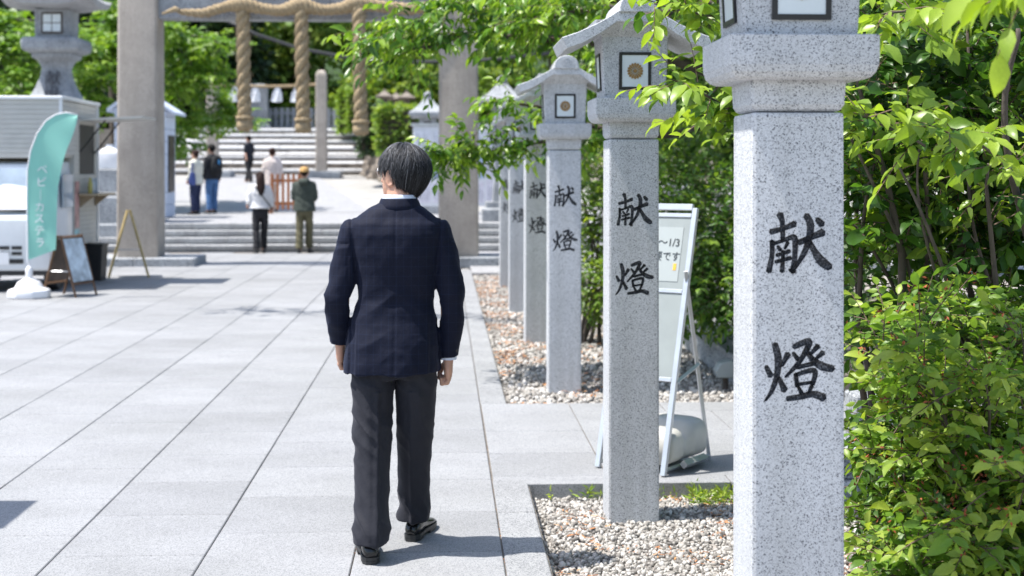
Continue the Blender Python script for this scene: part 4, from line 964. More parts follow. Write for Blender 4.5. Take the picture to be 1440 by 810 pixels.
# rear support frame
def bkp(a, h): return u * a + nb_ * (.52 - h * .26) + Vector((0, 0, h))
for a in (0, -SWd):
    q = MB(); q.tube([bkp(a, .005), bkp(a, 1.06)], .013, 4); part('rear_leg', q, M['metal'], sg)
    q = MB(); q.add([sp(a, .90, .01), sp(a, .97, .01), bkp(a, .97), bkp(a, .90), sp(a, .90, .01) + u * .004, sp(a, .97, .01) + u * .004, bkp(a, .97) + u * .004, bkp(a, .90) + u * .004], [(0, 1, 2, 3), (7, 6, 5, 4), (0, 4, 5, 1), (1, 5, 6, 2), (2, 6, 7, 3), (3, 7, 4, 0)]); part('hinge_plate', q, M['metal'], sg)
    q = MB(); q.tube([sp(a, .48) + u * .01, bkp(a, .55) + u * .01], .012, 4); part('spreader', q, M['metal'], sg)
q = MB(); q.tube([sp(0, .03, .02), bkp(0, .03)], .012, 4); part('foot_rail', q, M['metal'], sg)
q = MB(); q.tube([sp(-SWd, .03, .02), bkp(-SWd, .03)], .012, 4); part('foot_rail', q, M['metal'], sg)
tk = thing('water_tank', 'grey plastic water weight lying on the feet of the folding sign', 'water tank', (1.14 + .035, 7.38, .045))
q = MB(); V = []
for i, (dd, hh, ww) in enumerate(((.03, .15, .29), (.045, .20, .33), (.06, .215, .335), (.15, .22, .335), (.17, .20, .325), (.185, .165, .30), (.23, .16, .295), (.25, .185, .31), (.27, .225, .335), (.29, .24, .34), (.41, .245, .34), (.425, .235, .33), (.445, .19, .29))):
    ring = []
    for k in range(16):
        a = 2 * math.pi * (k + .5) / 16; c, s = math.cos(a), math.sin(a); e = .45
        x = -.17 + ww * .5 * math.copysign(abs(c) ** e, c); z = .85 * hh / 2 + .85 * hh / 2 * math.copysign(abs(s) ** e, s)
        p = u * x + nb_ * dd; ring.append((p.x, p.y, z))
    V.append(ring)
q.rings(V); part('tank_body', q, M['tank'], tk, smooth=True)
q = MB(); c = u * -.17 + nb_ * .1; q.lathe([(.028, .18), (.03, .205), (.026, .21)], 12, c=(c.x, c.y)); part('cap', q, M['tank'], tk, smooth='angle')
q = MB(); q.tube([u * .012 + nb_ * .13 + Vector((0, 0, .0)), u * .012 + nb_ * .36 + Vector((0, 0, .0))], .024, 4); part('bracket', q, M['metal'], tk)

# ------------------------------------------------------------------ food van
van = thing('food_van', 'white small food van with siding box body and open serving hatch', 'van', (-5.87, 18.95, 0))
vw = plain('van_paint', (.7, .72, .75), .25, .03); sd = plain('siding', (.5, .49, .46), .6, .06, 6); blk = plain('black_plastic', (.015, .015, .017), .5, .2); gl = plain('windscreen', (.35, .42, .5), .08, .25, 3)
q = MB(); secs = []
for y_, zb, zt, hw in ((0.0, .32, .95, .68), (.03, .27, 1.0, .72), (.12, .26, 1.04, .735), (.36, .26, 1.68, .70), (.5, .26, 1.72, .735), (1.0, .26, 1.72, .735)):
    secs.append([(-hw, y_, zb), (hw, y_, zb), (hw * 1.0, y_, zb + .3), (hw, y_, min(zt, 1.0)), (hw * .93 if zt > 1.2 else hw * .98, y_, zt), (-hw * .93 if zt > 1.2 else -hw * .98, y_, zt), (-hw, y_, min(zt, 1.0)), (-hw, y_, zb + .3)])
q.rings(secs); part('cab', q, vw, van, bevel=.025, seg=2, smooth='angle')
q = MB(); q.add([(-.63, .085, 1.06), (.63, .085, 1.06), (.58, .318, 1.63), (-.58, .318, 1.63), (-.63, .125, 1.05), (.63, .125, 1.05), (.58, .36, 1.62), (-.58, .36, 1.62)], [(0, 1, 2, 3), (7, 6, 5, 4), (0, 4, 5, 1), (1, 5, 6, 2), (2, 6, 7, 3), (3, 7, 4, 0)]); part('windscreen', q, gl, van)
q = MB(); q.add([(-.55, .06, 1.09), (.6, .06, 1.09), (.5, .2, 1.36), (.1, .23, 1.42), (-.55, .24, 1.4), (-.55, .09, 1.08), (.6, .09, 1.08), (.5, .23, 1.35), (.1, .26, 1.41), (-.55, .27, 1.39)], [(0, 1, 2, 3, 4), (9, 8, 7, 6, 5), (0, 5, 6, 1), (1, 6, 7, 2), (2, 7, 8, 3), (3, 8, 9, 4), (4, 9, 5, 0)]); part('sunshade', q, M['white_paper'], van)
q = MB(); q.tube([(-.5, .07, 1.07), (.1, .065, 1.07), (.5, .08, 1.06)], .012, 5); part('wiper', q, blk, van)
for sx in (-1, 1):
    q = MB(); q.prism([(sx * .46, .62), (sx * .69, .60), (sx * .70, .83), (sx * .62, .86), (sx * .5, .72)], -.02, .04); h = part('headlight', q, M['metal'], van, bevel=.01)
    q = MB(); q.lathe([(.07, 0), (.06, .02), (.02, .03)], 12); me = fixn(q.mesh('lens', [gl])); o = link('lens', me, h); o.location = (sx * .6, -.02, .71); o.rotation_euler = (math.pi / 2, 0, 0)
for sx in (-1, 1):
    for j in range(2):
        for i in range(2):
            q = MB(); q.box(sx * .2 + (i - 1) * .16 - .0, sx * .2 + (i - 1) * .16 + .13, -.014, .02, .49 + j * .075, .535 + j * .075); part('grille_slot', q, blk, van)
q = MB(); q.box(-.15, .35, -.014, .02, .38, .44); part('lower_grille', q, blk, van)
q = MB(); q.box(-.17, .17, -.02, -.004, .37, .53); part('number_plate', q, M['white_paper'], van)
q = MB(); q.box(-.71, .71, .02, 2.2, .22, .3); part('chassis', q, blk, van)
for sx in (-1, 1):
    for yw in (.42, 1.9):
        q = MB(); n = 20
        prof = [(.20, -.07), (.262, -.075), (.275, -.05), (.275, .05), (.262, .075), (.20, .07)]
        rs_ = [[(x_, r_ * math.cos(2 * math.pi * k / n), r_ * math.sin(2 * math.pi * k / n)) for k in range(n)] for r_, x_ in prof]
        q.rings(rs_); w_ = part('wheel', q, blk, van, smooth='angle'); w_.location = (sx * .64, yw, .275)
        q = MB(); q.rings([[(x_, r_ * math.cos(2 * math.pi * k / n), r_ * math.sin(2 * math.pi * k / n)) for k in range(n)] for r_, x_ in ((.19, -.06), (.19, .045), (.12, .055), (.06, .075), (.02, .08))]); part('rim', q, M['metal'], w_, smooth='angle')
# box body: planked front above the cab, planked side with the hatch opening
q = MB(); q.box(-.72, .72, .36, 2.35, 1.78, 2.55); q.box(-.72, .72, 1.02, 2.35, .56, 1.779); part('box_core', q, sd, van)
for k in range(12):
    q = MB(); q.box(-.745, .745, .335, .358, 1.77 + k * .065, 1.8335 + k * .065); part('front_plank', q, sd, van, bevel=.006)
for k in range(30):
    z = .56 + k * .066
    spans = [(1.03, 2.36)] if z < 1.78 else [(.36, 2.36)]
    if 1.5 < z < 2.26: spans = ([(1.03, 1.32)] if z < 1.78 else [(.36, 1.32)]) + [(2.2, 2.36)]
    for a, c in spans:
        q = MB(); q.box(.722, .742, a, c, z, z + .0645); part('side_plank', q, sd, van, bevel=.005)
for y_ in (.35, 2.34):
    q = MB(); q.box(.725, .765, y_ - .03, y_ + .02, 1.76 if y_ < 1 else .55, 2.58); part('corner_trim', q, vw, van)
q = MB(); q.box(-.78, .78, .3, 2.4, 2.552, 2.6); part('box_roof', q, vw, van, bevel=.01)
q = MB(); q.box(.7215, .73, 1.33, 2.19, 1.5, 2.25); part('hatch_opening', q, blk, van)
q = MB(); q.add([(.745, 1.28, 2.30), (1.62, 1.28, 2.34), (1.62, 2.24, 2.34), (.745, 2.24, 2.30), (.745, 1.28, 2.33), (1.62, 1.28, 2.37), (1.62, 2.24, 2.37), (.745, 2.24, 2.33)], [(0, 1, 2, 3), (7, 6, 5, 4), (0, 4, 5, 1), (1, 5, 6, 2), (2, 6, 7, 3), (3, 7, 4, 0)]); part('hatch_flap', q, sd, van)
for y_ in (1.33, 2.19):
    q = MB(); q.tube([(.74, y_, 1.85), (1.1, y_, 2.31)], .012, 5); part('flap_strut', q, blk, van)
q = MB(); q.box(.743, 1.02, 1.25, 2.3, 1.245, 1.275); part('counter_shelf', q, plain('shelf_wood', (.42, .33, .22), .6), van)
for y_ in (1.35, 2.2):
    q = MB(); q.prism([(.745, 1.243), (.95, 1.243), (.745, 1.08)], y_ - .012, y_ + .012); part('shelf_bracket', q, plain('shelf_bracket', (.3, .24, .16), .6), van)
q = MB(); q.box(.7425, .748, 1.06, 1.3, .8, 1.45); ps = part('menu_poster', q, plain('menu_print', (.45, .25, .24), .5, .6, 9), van)
q = MB(); q.box(.7425, .748, 1.06, 1.3, .55, .78); part('menu_poster', q, plain('menu_print', (.3, .55, .6), .5, .2, 9), van)
q = MB(); q.box(.738, .75, .42, .95, 1.1, 1.55); part('side_window', q, gl, van)
for k, (y_, c) in enumerate(((1.45, (.45, .4, .12)), (1.6, (.5, .55, .6)), (1.75, (.35, .4, .45)))):
    q = MB(); q.lathe([(.03, 0), (.034, .01), (.034, .15), (.02, .18), (.02, .22)], 10); o = part('counter_jar', q, plain('jar', c, .3), None, smooth='angle'); o.location = (-5.87 + .86, 18.95 + y_, 1.276); tag(o, ['yellow bottle on the food van counter shelf', 'pale jar in the middle of the food van counter shelf', 'grey jar on the food van counter shelf farthest from the cab'][k], 'jar')
q = MB(); q.sq([(0, .15, .17), (.5, .17, .19), (.5, .18, .2), (.54, .18, .2)]); o = part('waste_bin', q, blk, None, bevel=.01); o.location = (*gr(131, 394).xy, 0); tag(o, 'black square bin beside the food van', 'bin')

# ------------------------------------------------------------------ feather flag
fl = thing('feather_flag', 'turquoise feather flag with white lettering on a white weighted base', 'flag', (*gr(41, 419).xy, 0))
fb = fl.location; DF = fb.x * math.sin(TH) + fb.y * math.cos(TH)
def fpt(x, y): p = at(x, y, DF); return (p.x - fb.x, p.z)
q = MB(); q.rings([[(r_ * math.cos(2 * math.pi * (k + .5) / 8) * (1.12 if r_ > .1 else 1), r_ * math.sin(2 * math.pi * (k + .5) / 8), z) for k in range(8)] for r_, z in ((.235, 0), (.24, .02), (.24, .09), (.225, .11), (.16, .13), (.13, .2), (.07, .24), (.055, .25))]); part('base', q, M['white_paper'], fl, bevel=.01, smooth='angle')
q = MB(); q.lathe([(.035, .245), (.045, .27), (.045, .36), (.03, .39), (.018, .4)], 12); part('socket', q, M['white_paper'], fl, smooth='angle')
edge = [(39, 366), (38.5, 320), (38, 280), (38.5, 240), (43, 212), (52, 188), (64, 170), (78, 161), (92, 158), (108, 161)]
q = MB(); q.tube([(0, 0, .38), (fpt(39, 366)[0], 0, fpt(39, 366)[1])] + [(fpt(x, y)[0], 0, fpt(x, y)[1]) for x, y in edge[1:]], [.011] * 3 + [.009] * 8, 6); part('pole', q, M['white_paper'], fl, smooth=True)
right = [(79, 351), (78, 320), (79, 290), (80, 262), (88, 232), (94, 210), (100, 195), (104, 184), (107, 174), (109, 165)]
flm = NT('flag_cloth'); flm.base((.36, .7, .62)); flm.rough(.6); tr = flm.node('ShaderNodeBsdfTranslucent'); tr.inputs[0].default_value = (.38, .78, .68, 1); ms_ = flm.node('ShaderNodeMixShader'); ms_.inputs[0].default_value = .4
flm.l.new(flm.b.outputs[0], ms_.inputs[1]); flm.l.new(tr.outputs[0], ms_.inputs[2]); flm.l.new(ms_.outputs[0], flm.out.inputs[0])
wave = lambda s, z: .035 * math.sin(z * 4.2 + s * 3) * s + .018 * math.sin(z * 11 + s * 5) * s
q = MB(); nu, V = 10, []
for off in (-.002, .002):
    for k in range(len(edge) * 3 - 2):
        i = min(k // 3, len(edge) - 2); f = (k - i * 3) / 3
        a = Vector(fpt(*edge[i])).lerp(Vector(fpt(*edge[i + 1])), f); c = Vector(fpt(*right[i])).lerp(Vector(fpt(*right[i + 1])), f)
        for j in range(nu + 1): p = a.lerp(c, j / nu); V.append((p.x, wave(j / nu, p.y) + off, p.y))
rowsn = len(edge) * 3 - 2; half = rowsn * (nu + 1); fs_ = []
for sd_ in (0, 1):
    for k in range(rowsn - 1):
        for j in range(nu):
            a = sd_ * half + k * (nu + 1) + j; f = (a, a + 1, a + nu + 2, a + nu + 1); fs_.append(f if sd_ == 0 else f[::-1])
q.add(V, fs_); cl_ = part('cloth', q, flm.m, fl, smooth=True)
for ch, x, y in zip('ベビーカステラ', (59, 58, 57, 56, 55.5, 56, 57), (239, 257, 275, 292, 308, 325, 342)):
    me = text_mesh('｜' if ch == 'ー' else ch, .135, .0015); me.materials.append(M['white_paper']); c = fpt(x, y)
    for v in me.vertices:
        X, Z = v.co.x + c[0], v.co.y + c[1]; s_ = max(0, (X - fpt(38.5, 240)[0]) / .36); v.co = (X, wave(s_, Z) - .013 - v.co.z, Z)
    link('lettering', me, cl_)

# ------------------------------------------------------------------ A-frame signs
def aframe(name, label, pl, pr_, apex_h, depth, frame_c, panel_cols):
    c = (pl + pr_) / 2; r = thing(name, label, 'sign', (c.x, c.y, 0)); hw = (pr_ - pl).length / 2; fm = plain('sign_wood', frame_c, .6, .2)
    for sx in (-1, 1):
        for y_ in (-depth / 2, depth / 2):
            q = MB(); q.tube([(sx * hw, y_, 0), (sx * .02, y_, apex_h)], .018, 4); part('leg', q, fm, r)
        for t in (.22, .97):
            q = MB(); x = sx * (hw + (.02 - hw) * t); q.tube([(x, -depth / 2, apex_h * t), (x, depth / 2, apex_h * t)], .016, 4); part('rail', q, fm, r)
        q = MB(); a, b_ = .25, .94; xa, xb = sx * (hw + (.02 - hw) * a), sx * (hw + (.02 - hw) * b_)
        q.add([(xa, -depth / 2 + .02, apex_h * a), (xa, depth / 2 - .02, apex_h * a), (xb, depth / 2 - .02, apex_h * b_), (xb, -depth / 2 + .02, apex_h * b_), (xa + .012, -depth / 2 + .02, apex_h * a), (xa + .012, depth / 2 - .02, apex_h * a), (xb + .012, depth / 2 - .02, apex_h * b_), (xb + .012, -depth / 2 + .02, apex_h * b_)], [(0, 1, 2, 3), (7, 6, 5, 4), (0, 4, 5, 1), (1, 5, 6, 2), (2, 6, 7, 3), (3, 7, 4, 0)])
        part('panel', q, plain('sign_print', panel_cols[0 if sx < 0 else 1], .5, .5, 6), r)
    q = MB(); q.tube([(-hw * .55, -depth / 2, apex_h * .42), (hw * .55, -depth / 2, apex_h * .42)], .008, 4); part('chain', q, M['metal'], r)
    return r
o = aframe('a_frame_sign', 'brown wooden A-frame sign with printed panels beside the van', gr(71, 416), gr(125, 416), .78, .45, (.13, .07, .035), [(.09, .06, .045), (.5, .58, .65)]); o.rotation_euler.z = -.35
o = aframe('a_frame_sign', 'light wooden A-frame sign standing by the left gate post', gr(154, 389), gr(208, 389), 1.0, .5, (.5, .38, .17), [(.62, .63, .62), (.62, .63, .62)]); o.rotation_euler.z = .22

# ------------------------------------------------------------------ wooden barrier
p = at(401, 240, 36.2); wb = thing('wooden_barrier', 'orange brown slatted wooden barrier on the platform', 'barrier', (p.x, p.y, .512), .0)
wdm = plain('barrier_wood', (.36, .13, .045), .6, .25, 10)
for k in range(6):
    q = MB(); q.box(-.36 + k * .135, -.29 + k * .135, -.012, .012, .1, 1.0); part('slat', q, wdm, wb, bevel=.004)
for z in (.22, .8):
    q = MB(); q.box(-.37, .40, .013, .045, z, z + .07); part('rail', q, wdm, wb)
for x in (-.35, .38):
    q = MB(); q.box(x - .03, x + .03, -.22, .22, 0, .06); part('foot', q, wdm, wb)
    q = MB(); q.box(x - .028, x + .028, .046, .09, .06, 1.02); part('post', q, wdm, wb)

# ------------------------------------------------------------------ people
def ering(c, a, b_, n=28, e=2.0, ux=Vector((1, 0, 0)), uy=Vector((0, 1, 0)), crease=None):
    out = []
    for k in range(n):
        t = 2 * math.pi * k / n; co, si = math.cos(t), math.sin(t)
        x = math.copysign(abs(co) ** (2 / e), co); y = math.copysign(abs(si) ** (2 / e), si); f = 1
        if crease:
            for cen in (math.pi / 2, 3 * math.pi / 2): f += crease * math.exp(-((t - cen) / .22) ** 2)
        out.append(Vector(c) + ux * a * x * f + uy * b_ * y * f)
    return out
def ball_mb(mb, c, r, n=12, R=None):
    rs = []
    for i in range(1, 8):
        a = math.pi * i / 8 - math.pi / 2
        rs.append([Vector((r[0] * math.cos(a) * math.cos(2 * math.pi * k / n), r[1] * math.cos(a) * math.sin(2 * math.pi * k / n), r[2] * math.sin(a))) for k in range(n)])
    rs = [[(R @ v if R else v) + Vector(c) for v in ring] for ring in rs]; mb.rings(rs)
def chain(mb, pts, rad, n=14):
    """rounded tapered limb"""
    pts = [Vector(p) for p in pts]; mb.tube(pts, rad, n)
    for p, r in zip(pts, rad): ball_mb(mb, p, (r, r, r), n)
def head_mb(mb, c, yaw, s=1.0):
    R = Matrix.Rotation(yaw, 3, 'Z'); ux, uy = R @ Vector((1, 0, 0)), R @ Vector((0, 1, 0)); rs = []
    for z, y, a, b_ in ((-.118, .052, .02, .024), (-.108, .045, .036, .042), (-.085, .03, .052, .062), (-.05, .014, .064, .082), (-.01, .003, .071, .092), (.035, 0, .074, .097), (.07, -.002, .068, .09), (.095, -.003, .05, .066), (.11, -.003, .022, .03)):
        rs.append(ering(Vector(c) + uy * y * s + Vector((0, 0, z * s)), a * s, b_ * s, 24, 2.1, ux, uy))
    mb.rings(rs)
    L = lambda x, y, z: Vector(c) + (ux * x + uy * y + Vector((0, 0, z))) * s
    mb.tube([L(0, .085, .03), L(0, .104, -.005), L(0, .112, -.022), L(0, .09, -.035)], [.008 * s, .012 * s, .016 * s, .01 * s], 8)
    mb.tube([L(-.022, .082, -.062), L(0, .092, -.06), L(.022, .082, -.062)], [.005 * s, .008 * s, .005 * s], 6); mb.tube([L(-.018, .078, -.072), L(0, .088, -.073), L(.018, .078, -.072)], [.005 * s, .009 * s, .005 * s], 6)
    mb.tube([L(-.05, .075, .035), L(-.02, .092, .04), L(.02, .092, .04), L(.05, .075, .035)], [.006 * s, .009 * s, .009 * s, .006 * s], 6)
    for sx in (-1, 1):
        Re = R @ Matrix.Rotation(sx * -.35, 3, 'Z') @ Matrix.Rotation(.15, 3, 'X'); ball_mb(mb, L(sx * .077, -.008, -.012), (.009 * s, .020 * s, .033 * s), 12, Re)
        rim = [L(sx * .083, -.008 + .021 * math.sin(t), -.01 + .031 * math.cos(t)) for t in [k * .42 - .4 for k in range(11)]]; mb.tube(rim, .0055 * s, 6)
        mb.tube([L(sx * .078, .0, -.035), L(sx * .08, .004, -.045)], .007 * s, 6)
    return L
def hand_mb(mb, w, side, fwd=0.0, s=1.0, curl=1.0):
    """relaxed fist: side -1 left, +1 right; palm faces the body, thumb forward"""
    R = Matrix.Rotation(fwd, 3, 'X')
    def q(i, f, d): return Vector(w) + R @ Vector((-side * i * s, f * s, -d * s * .84))      # inwards, forwards, down
    mb.rings([ering(q(0, 0, d), a * s, b_ * s, 16, 2.6) for d, a, b_ in ((-.03, .024, .026), (.0, .021, .028), (.03, .019, .038), (.06, .018, .043), (.085, .015, .042), (.094, .009, .036))])
    for k, (f0, ln) in enumerate(((.031, .92), (.011, 1.0), (-.010, .94), (-.030, .78))):
        p = [q(-.002, f0, .085), q(.004, f0 * 1.04, .085 + .026 * ln), q(.024, f0 * .98, .085 + .032 * ln), q(.028, f0 * .92, .085 + .004 * ln)]
        chain(mb, p, [.0115 * s, .0108 * s, .0102 * s, .009 * s], 8)
    chain(mb, [q(.006, .026, .022), q(.022, .046, .05), q(.034, .042, .08), q(.036, .026, .098)], [.014 * s, .0125 * s, .0105 * s, .0085 * s], 8)
def shoe(parent, mat, solem, loc, rz, s=1.0, lift=0.0):
    R = Matrix.Translation(loc) @ Matrix.Rotation(rz, 4, 'Z') @ Matrix.Scale(s, 4)
    q = MB(); rs = []
    for y_, hw, h in ((-.012, .018, .055), (.0, .029, .075), (.03, .036, .092), (.07, .037, .098), (.105, .036, .085), (.15, .041, .066), (.2, .046, .054), (.24, .044, .046), (.268, .034, .04), (.285, .016, .032)):
        ring = []
        for k in range(16):
            t = 2 * math.pi * k / 16; c, s_ = math.cos(t), math.sin(t)
            ring.append(R @ Vector((hw * math.copysign(abs(c) ** .8, c) * (1 - .22 * max(0, s_)), y_, .02 + (h - .02) * (.5 + .5 * math.copysign(abs(s_) ** .8, s_)))))
        rs.append(ring)
    q.rings(rs); sh = part('shoe', q, mat, parent, smooth=True)
    q = MB(); out = [(.0, -.016), (.022, -.012), (.036, .012), (.039, .06), (.036, .1), (.043, .15), (.05, .2), (.047, .245), (.034, .278), (.014, .293)]
    poly = out + [(-x, y_) for x, y_ in out[::-1]]
    q.rings([[R @ Vector((x * k_, (y_ - .13) * k_ + .13, z)) for x, y_ in poly] for z, k_ in ((.012, .99), (.013, 1.0), (.027, 1.0), (.028, .97))])
    he = out[:4] + [(.036, .075)]; poly = he + [(-x, y_) for x, y_ in he[::-1]]
    q.rings([[R @ Vector((x * .98, y_, z)) for x, y_ in poly] for z in (.0, .0115)])
    q.rings([[R @ Vector((x * .97, y_, z)) for x, y_ in [(.045, .15), (.049, .2), (.045, .245), (.03, .275), (0, .285), (-.03, .275), (-.045, .245), (-.049, .2), (-.045, .15)]] for z in (.0, .0115)])
    part('sole', q, solem, sh)
SKIN = plain('skin', (.52, .29, .2), .5, .12, 14, .1, 120); SKIN.node_tree.nodes['Principled BSDF'].inputs['Subsurface Weight'].default_value = .12
SKIN.node_tree.nodes['Principled BSDF'].inputs['Subsurface Radius'].default_value = (.01, .004, .002)
def hairmat(name, c0, c1, c2):
    t = NT(name); a = t.node('ShaderNodeAttribute', attribute_name='tint'); t.base(t.ramp(a.outputs['Fac'], [(0, c0), (.6, c1), (1, c2)])); t.rough(.55); t.b.inputs['Specular IOR Level'].default_value = .22; return t.m
def hair_part(parent, c, yaw, mat, s=1.0, n=2600, hairline=None, rad=(.09, .108, .112), cz=.012, greys=.45, thick=.001):
    """scalp shell plus combed strands falling from the whorl to the hairline"""
    R = Matrix.Rotation(yaw, 3, 'Z'); c = Vector(c)
    whorl = Vector((.015, -.055, 1)).normalized()
    def pt(az, el, off=0):   # az 0 = forward, el from crown 0 downwards
        d = Vector((math.sin(az) * math.sin(el), math.cos(az) * math.sin(el), math.cos(el)))
        tp_ = off - .034 * max(0, (el - 1.55) / .8) ** 1.4
        return Vector((d.x * (rad[0] + tp_), d.y * (rad[1] + tp_) - .004, d.z * (rad[2] + off) * (1 if d.z > 0 else 1.26) + cz)) * s
    def hl(az):
        a = abs((az + math.pi) % (2 * math.pi) - math.pi)     # 0 front .. pi back
        key = hairline or [(0, 1.05), (.6, 1.12), (1.05, 1.4), (1.25, 1.72), (1.45, 1.5), (1.72, 1.52), (1.9, 1.8), (2.1, 2.12), (2.5, 2.3), (3.15, 2.34)]
        for (a0, e0), (a1, e1) in zip(key[:-1], key[1:]):
            if a <= a1: return e0 + (e1 - e0) * (a - a0) / (a1 - a0)
        return key[-1][1]
    q = MB(); rs = []; na, ne = 40, 12
    for j in range(ne + 1):
        rs.append([c + R @ pt(2 * math.pi * k / na, max(.02, hl(2 * math.pi * k / na) * j / ne), -.004 - .006 * (j / ne) ** 4 + .003 * noise.noise(Vector((k * .7, j * .5, 1)))) for k in range(na)])
    q.rings(rs, cap=True); me = fixn(q.mesh('hair_shell')); at_ = me.attributes.new('tint', 'FLOAT', 'POINT'); at_.data.foreach_set('value', [.05] * len(me.vertices))
    me.materials.append(mat); me.polygons.foreach_set('use_smooth', [True] * len(me.polygons)); h = link('hair', me, parent)
    V, Fa, T = [], [], []
    K = 7
    for i in range(n):
        az = rnd.uniform(-math.pi, math.pi); e1 = hl(az) * rnd.uniform(.45, 1.07); e0 = max(.03, e1 - rnd.uniform(.55, 1.15)); sw = rnd.uniform(-.3, .3) + .28 + .5 * noise.noise(Vector((math.cos(az) * 2, math.sin(az) * 2, 5)))
        lay = rnd.uniform(-.003, .006) + .006 * noise.noise(Vector((math.cos(az) * 4, math.sin(az) * 4, e1 * 2.2))); t0 = .02 + .2 * rnd.random() ** 2 if rnd.random() > greys * max(.08, 1.5 - e1 / 1.5) else rnd.uniform(.25, .72)
        th = thick * rnd.uniform(.7, 1.5); o = len(V)
        lift = rnd.uniform(0, .006)
        for k in range(K):
            f = k / (K - 1); el = e0 + (e1 - e0) * f; a_ = az + sw * f * .5 + .03 * math.sin(f * 5 + i)
            p = c + R @ pt(a_, el, lay + lift * math.sin(f * math.pi) + (.004 if f > .9 else 0)); tang = Vector((math.cos(a_), -math.sin(a_), 0)); tang = R @ tang
            w = th * (1 - .75 * f ** 3) * s; nn = (p - c).normalized()
            V += [p - tang * w, p + nn * w * .8, p + tang * w]; T += [t0] * 3
            if k: b0_ = o + (k - 1) * 3; Fa += [(b0_, b0_ + 1, b0_ + 4, b0_ + 3), (b0_ + 1, b0_ + 2, b0_ + 5, b0_ + 4)]
    me = tinted_mesh('strands', np.array([list(v) for v in V]), np.array(Fa), np.array(T), mat, True); o = link('strands', me, h); o['kind'] = 'stuff'
    return pt, R

# ---- the walker in the dark suit
man = thing('person', 'person in a navy check suit walking away along the paving, head turned left', 'person', (-.2, 6.02, .002))
Z = Vector
HC, HYAW = Vector((.026, .03, 1.578)), math.radians(46)
LW, RW = Vector((-.243, .07, .868)), Vector((.216, .035, .808))
q = MB(); HL = head_mb(q, HC, HYAW, 1.05)
q.rings([ering((0.0, -.02, 1.38), .085, .075), ering((.004, -.012, 1.44), .062, .062), ering((.012, .0, 1.49), .057, .06), ering((.018, .012, 1.54), .056, .062)])
q.rings([ering((-.01, 0, z), a, b_, 28, 2.3) for z, a, b_ in ((.80, .12, .09), (.84, .165, .115), (.95, .155, .105), (1.07, .145, .095), (1.25, .17, .1), (1.36, .165, .085), (1.42, .1, .07))])
chain(q, [(-.17, 0, 1.34), (-.235, -.03, 1.08), LW + Vector((0, 0, .03)), LW], [.055, .04, .028, .026]); chain(q, [(.165, 0, 1.34), (.222, -.01, 1.06), RW + Vector((0, 0, .03)), RW], [.055, .04, .028, .026])
hand_mb(q, LW + Vector((0, 0, -.01)), -1, .35, 1.08, 1.15); hand_mb(q, RW + Vector((0, 0, -.01)), 1, .1, 1.08, 1.15)
chain(q, [(-.09, 0, .8), (-.1, -.03, .46), (-.098, -.15, .1), (-.098, -.05, .045)], [.085, .05, .035, .03]); chain(q, [(.085, 0, .8), (.076, .07, .46), (.064, .2, .1), (.08, .3, .045)], [.085, .05, .035, .03])
body = link('body', remesh(q, 'body', .0045, SKIN, 2), man)
# fabric
def fabric(name, c, hi, check=None, rough=.75):
    t = NT(name); col = t.ramp(t.noise(900, 1), [(.35, tuple(x * .8 for x in c)), (.65, tuple(x * 1.2 for x in c))])
    if check:
        sep = t.node('ShaderNodeSeparateXYZ'); t.l.new(t.coord('Object'), sep.inputs[0])
        for ax, per, wd_ in (('X', .031, .05), ('Z', .04, .04)):
            m1 = t.node('ShaderNodeMath', operation='DIVIDE'); t.l.new(sep.outputs[ax], m1.inputs[0]); m1.inputs[1].default_value = per
            m2 = t.node('ShaderNodeMath', operation='FRACT'); t.l.new(m1.outputs[0], m2.inputs[0]); m3 = t.node('ShaderNodeMath', operation='LESS_THAN'); t.l.new(m2.outputs[0], m3.inputs[0]); m3.inputs[1].default_value = wd_
            m4 = t.node('ShaderNodeMath', operation='MULTIPLY'); t.l.new(m3.outputs[0], m4.inputs[0]); m4.inputs[1].default_value = .55
            col = t.mix(m4.outputs[0], col, check)
    t.base(col); t.rough(rough); t.b.inputs['Sheen Weight'].default_value = .1; t.b.inputs['Sheen Roughness'].default_value = .45; t.b.inputs['Sheen Tint'].default_value = (*hi, 1)
    t.b.inputs['Specular IOR Level'].default_value = .18
    t.bump(t.noise(14, 3), .35, .012); return t.m
JM = fabric('navy_check', (.0048, .0068, .0185), (.4, .45, .7), (.012, .02, .048)); TM = fabric('charcoal_wool', (.021, .022, .029), (.6, .6, .7)); SHM = plain('shirt_cotton', (.62, .67, .8), .8, .05)
def torso_rings(lst, e=2.35): return [ering((cx, cy, z), a, b_, 40, e) for z, cx, cy, a, b_ in lst]
q = MB(); q.rings(torso_rings([(.752, -.022, .0, .203, .166), (.79, -.022, 0, .203, .165), (.88, -.018, 0, .194, .152), (.97, -.012, 0, .18, .128), (1.06, -.004, 0, .158, .114), (1.15, -.002, -.003, .166, .118), (1.25, 0, -.008, .188, .127), (1.33, 0, -.012, .198, .123), (1.375, 0, -.012, .195, .11), (1.41, 0, -.01, .165, .094), (1.435, .002, -.008, .125, .082), (1.455, .006, -.004, .09, .074), (1.468, .008, 0, .076, .068)]))
chain(q, [(-.168, -.006, 1.335), (-.212, -.014, 1.2), (-.25, -.034, 1.07), (-.25, .005, .97)], [.074, .064, .053, .049], 18); q.tube([(-.25, .005, .975), LW + Vector((-.001, -.008, .03)), LW + Vector((-.002, -.004, -.004))], [.0505, .045, .044], 18)
chain(q, [(.16, -.006, 1.335), (.203, -.012, 1.2), (.235, -.02, 1.06), (.232, .004, .95)], [.074, .064, .053, .049], 18); q.tube([(.232, .004, .955), RW + Vector((.001, -.006, .03)), RW + Vector((.002, -.002, .004))], [.0505, .045, .044], 18)
jme = remesh(q, 'jacket', .0055, JM, 4)
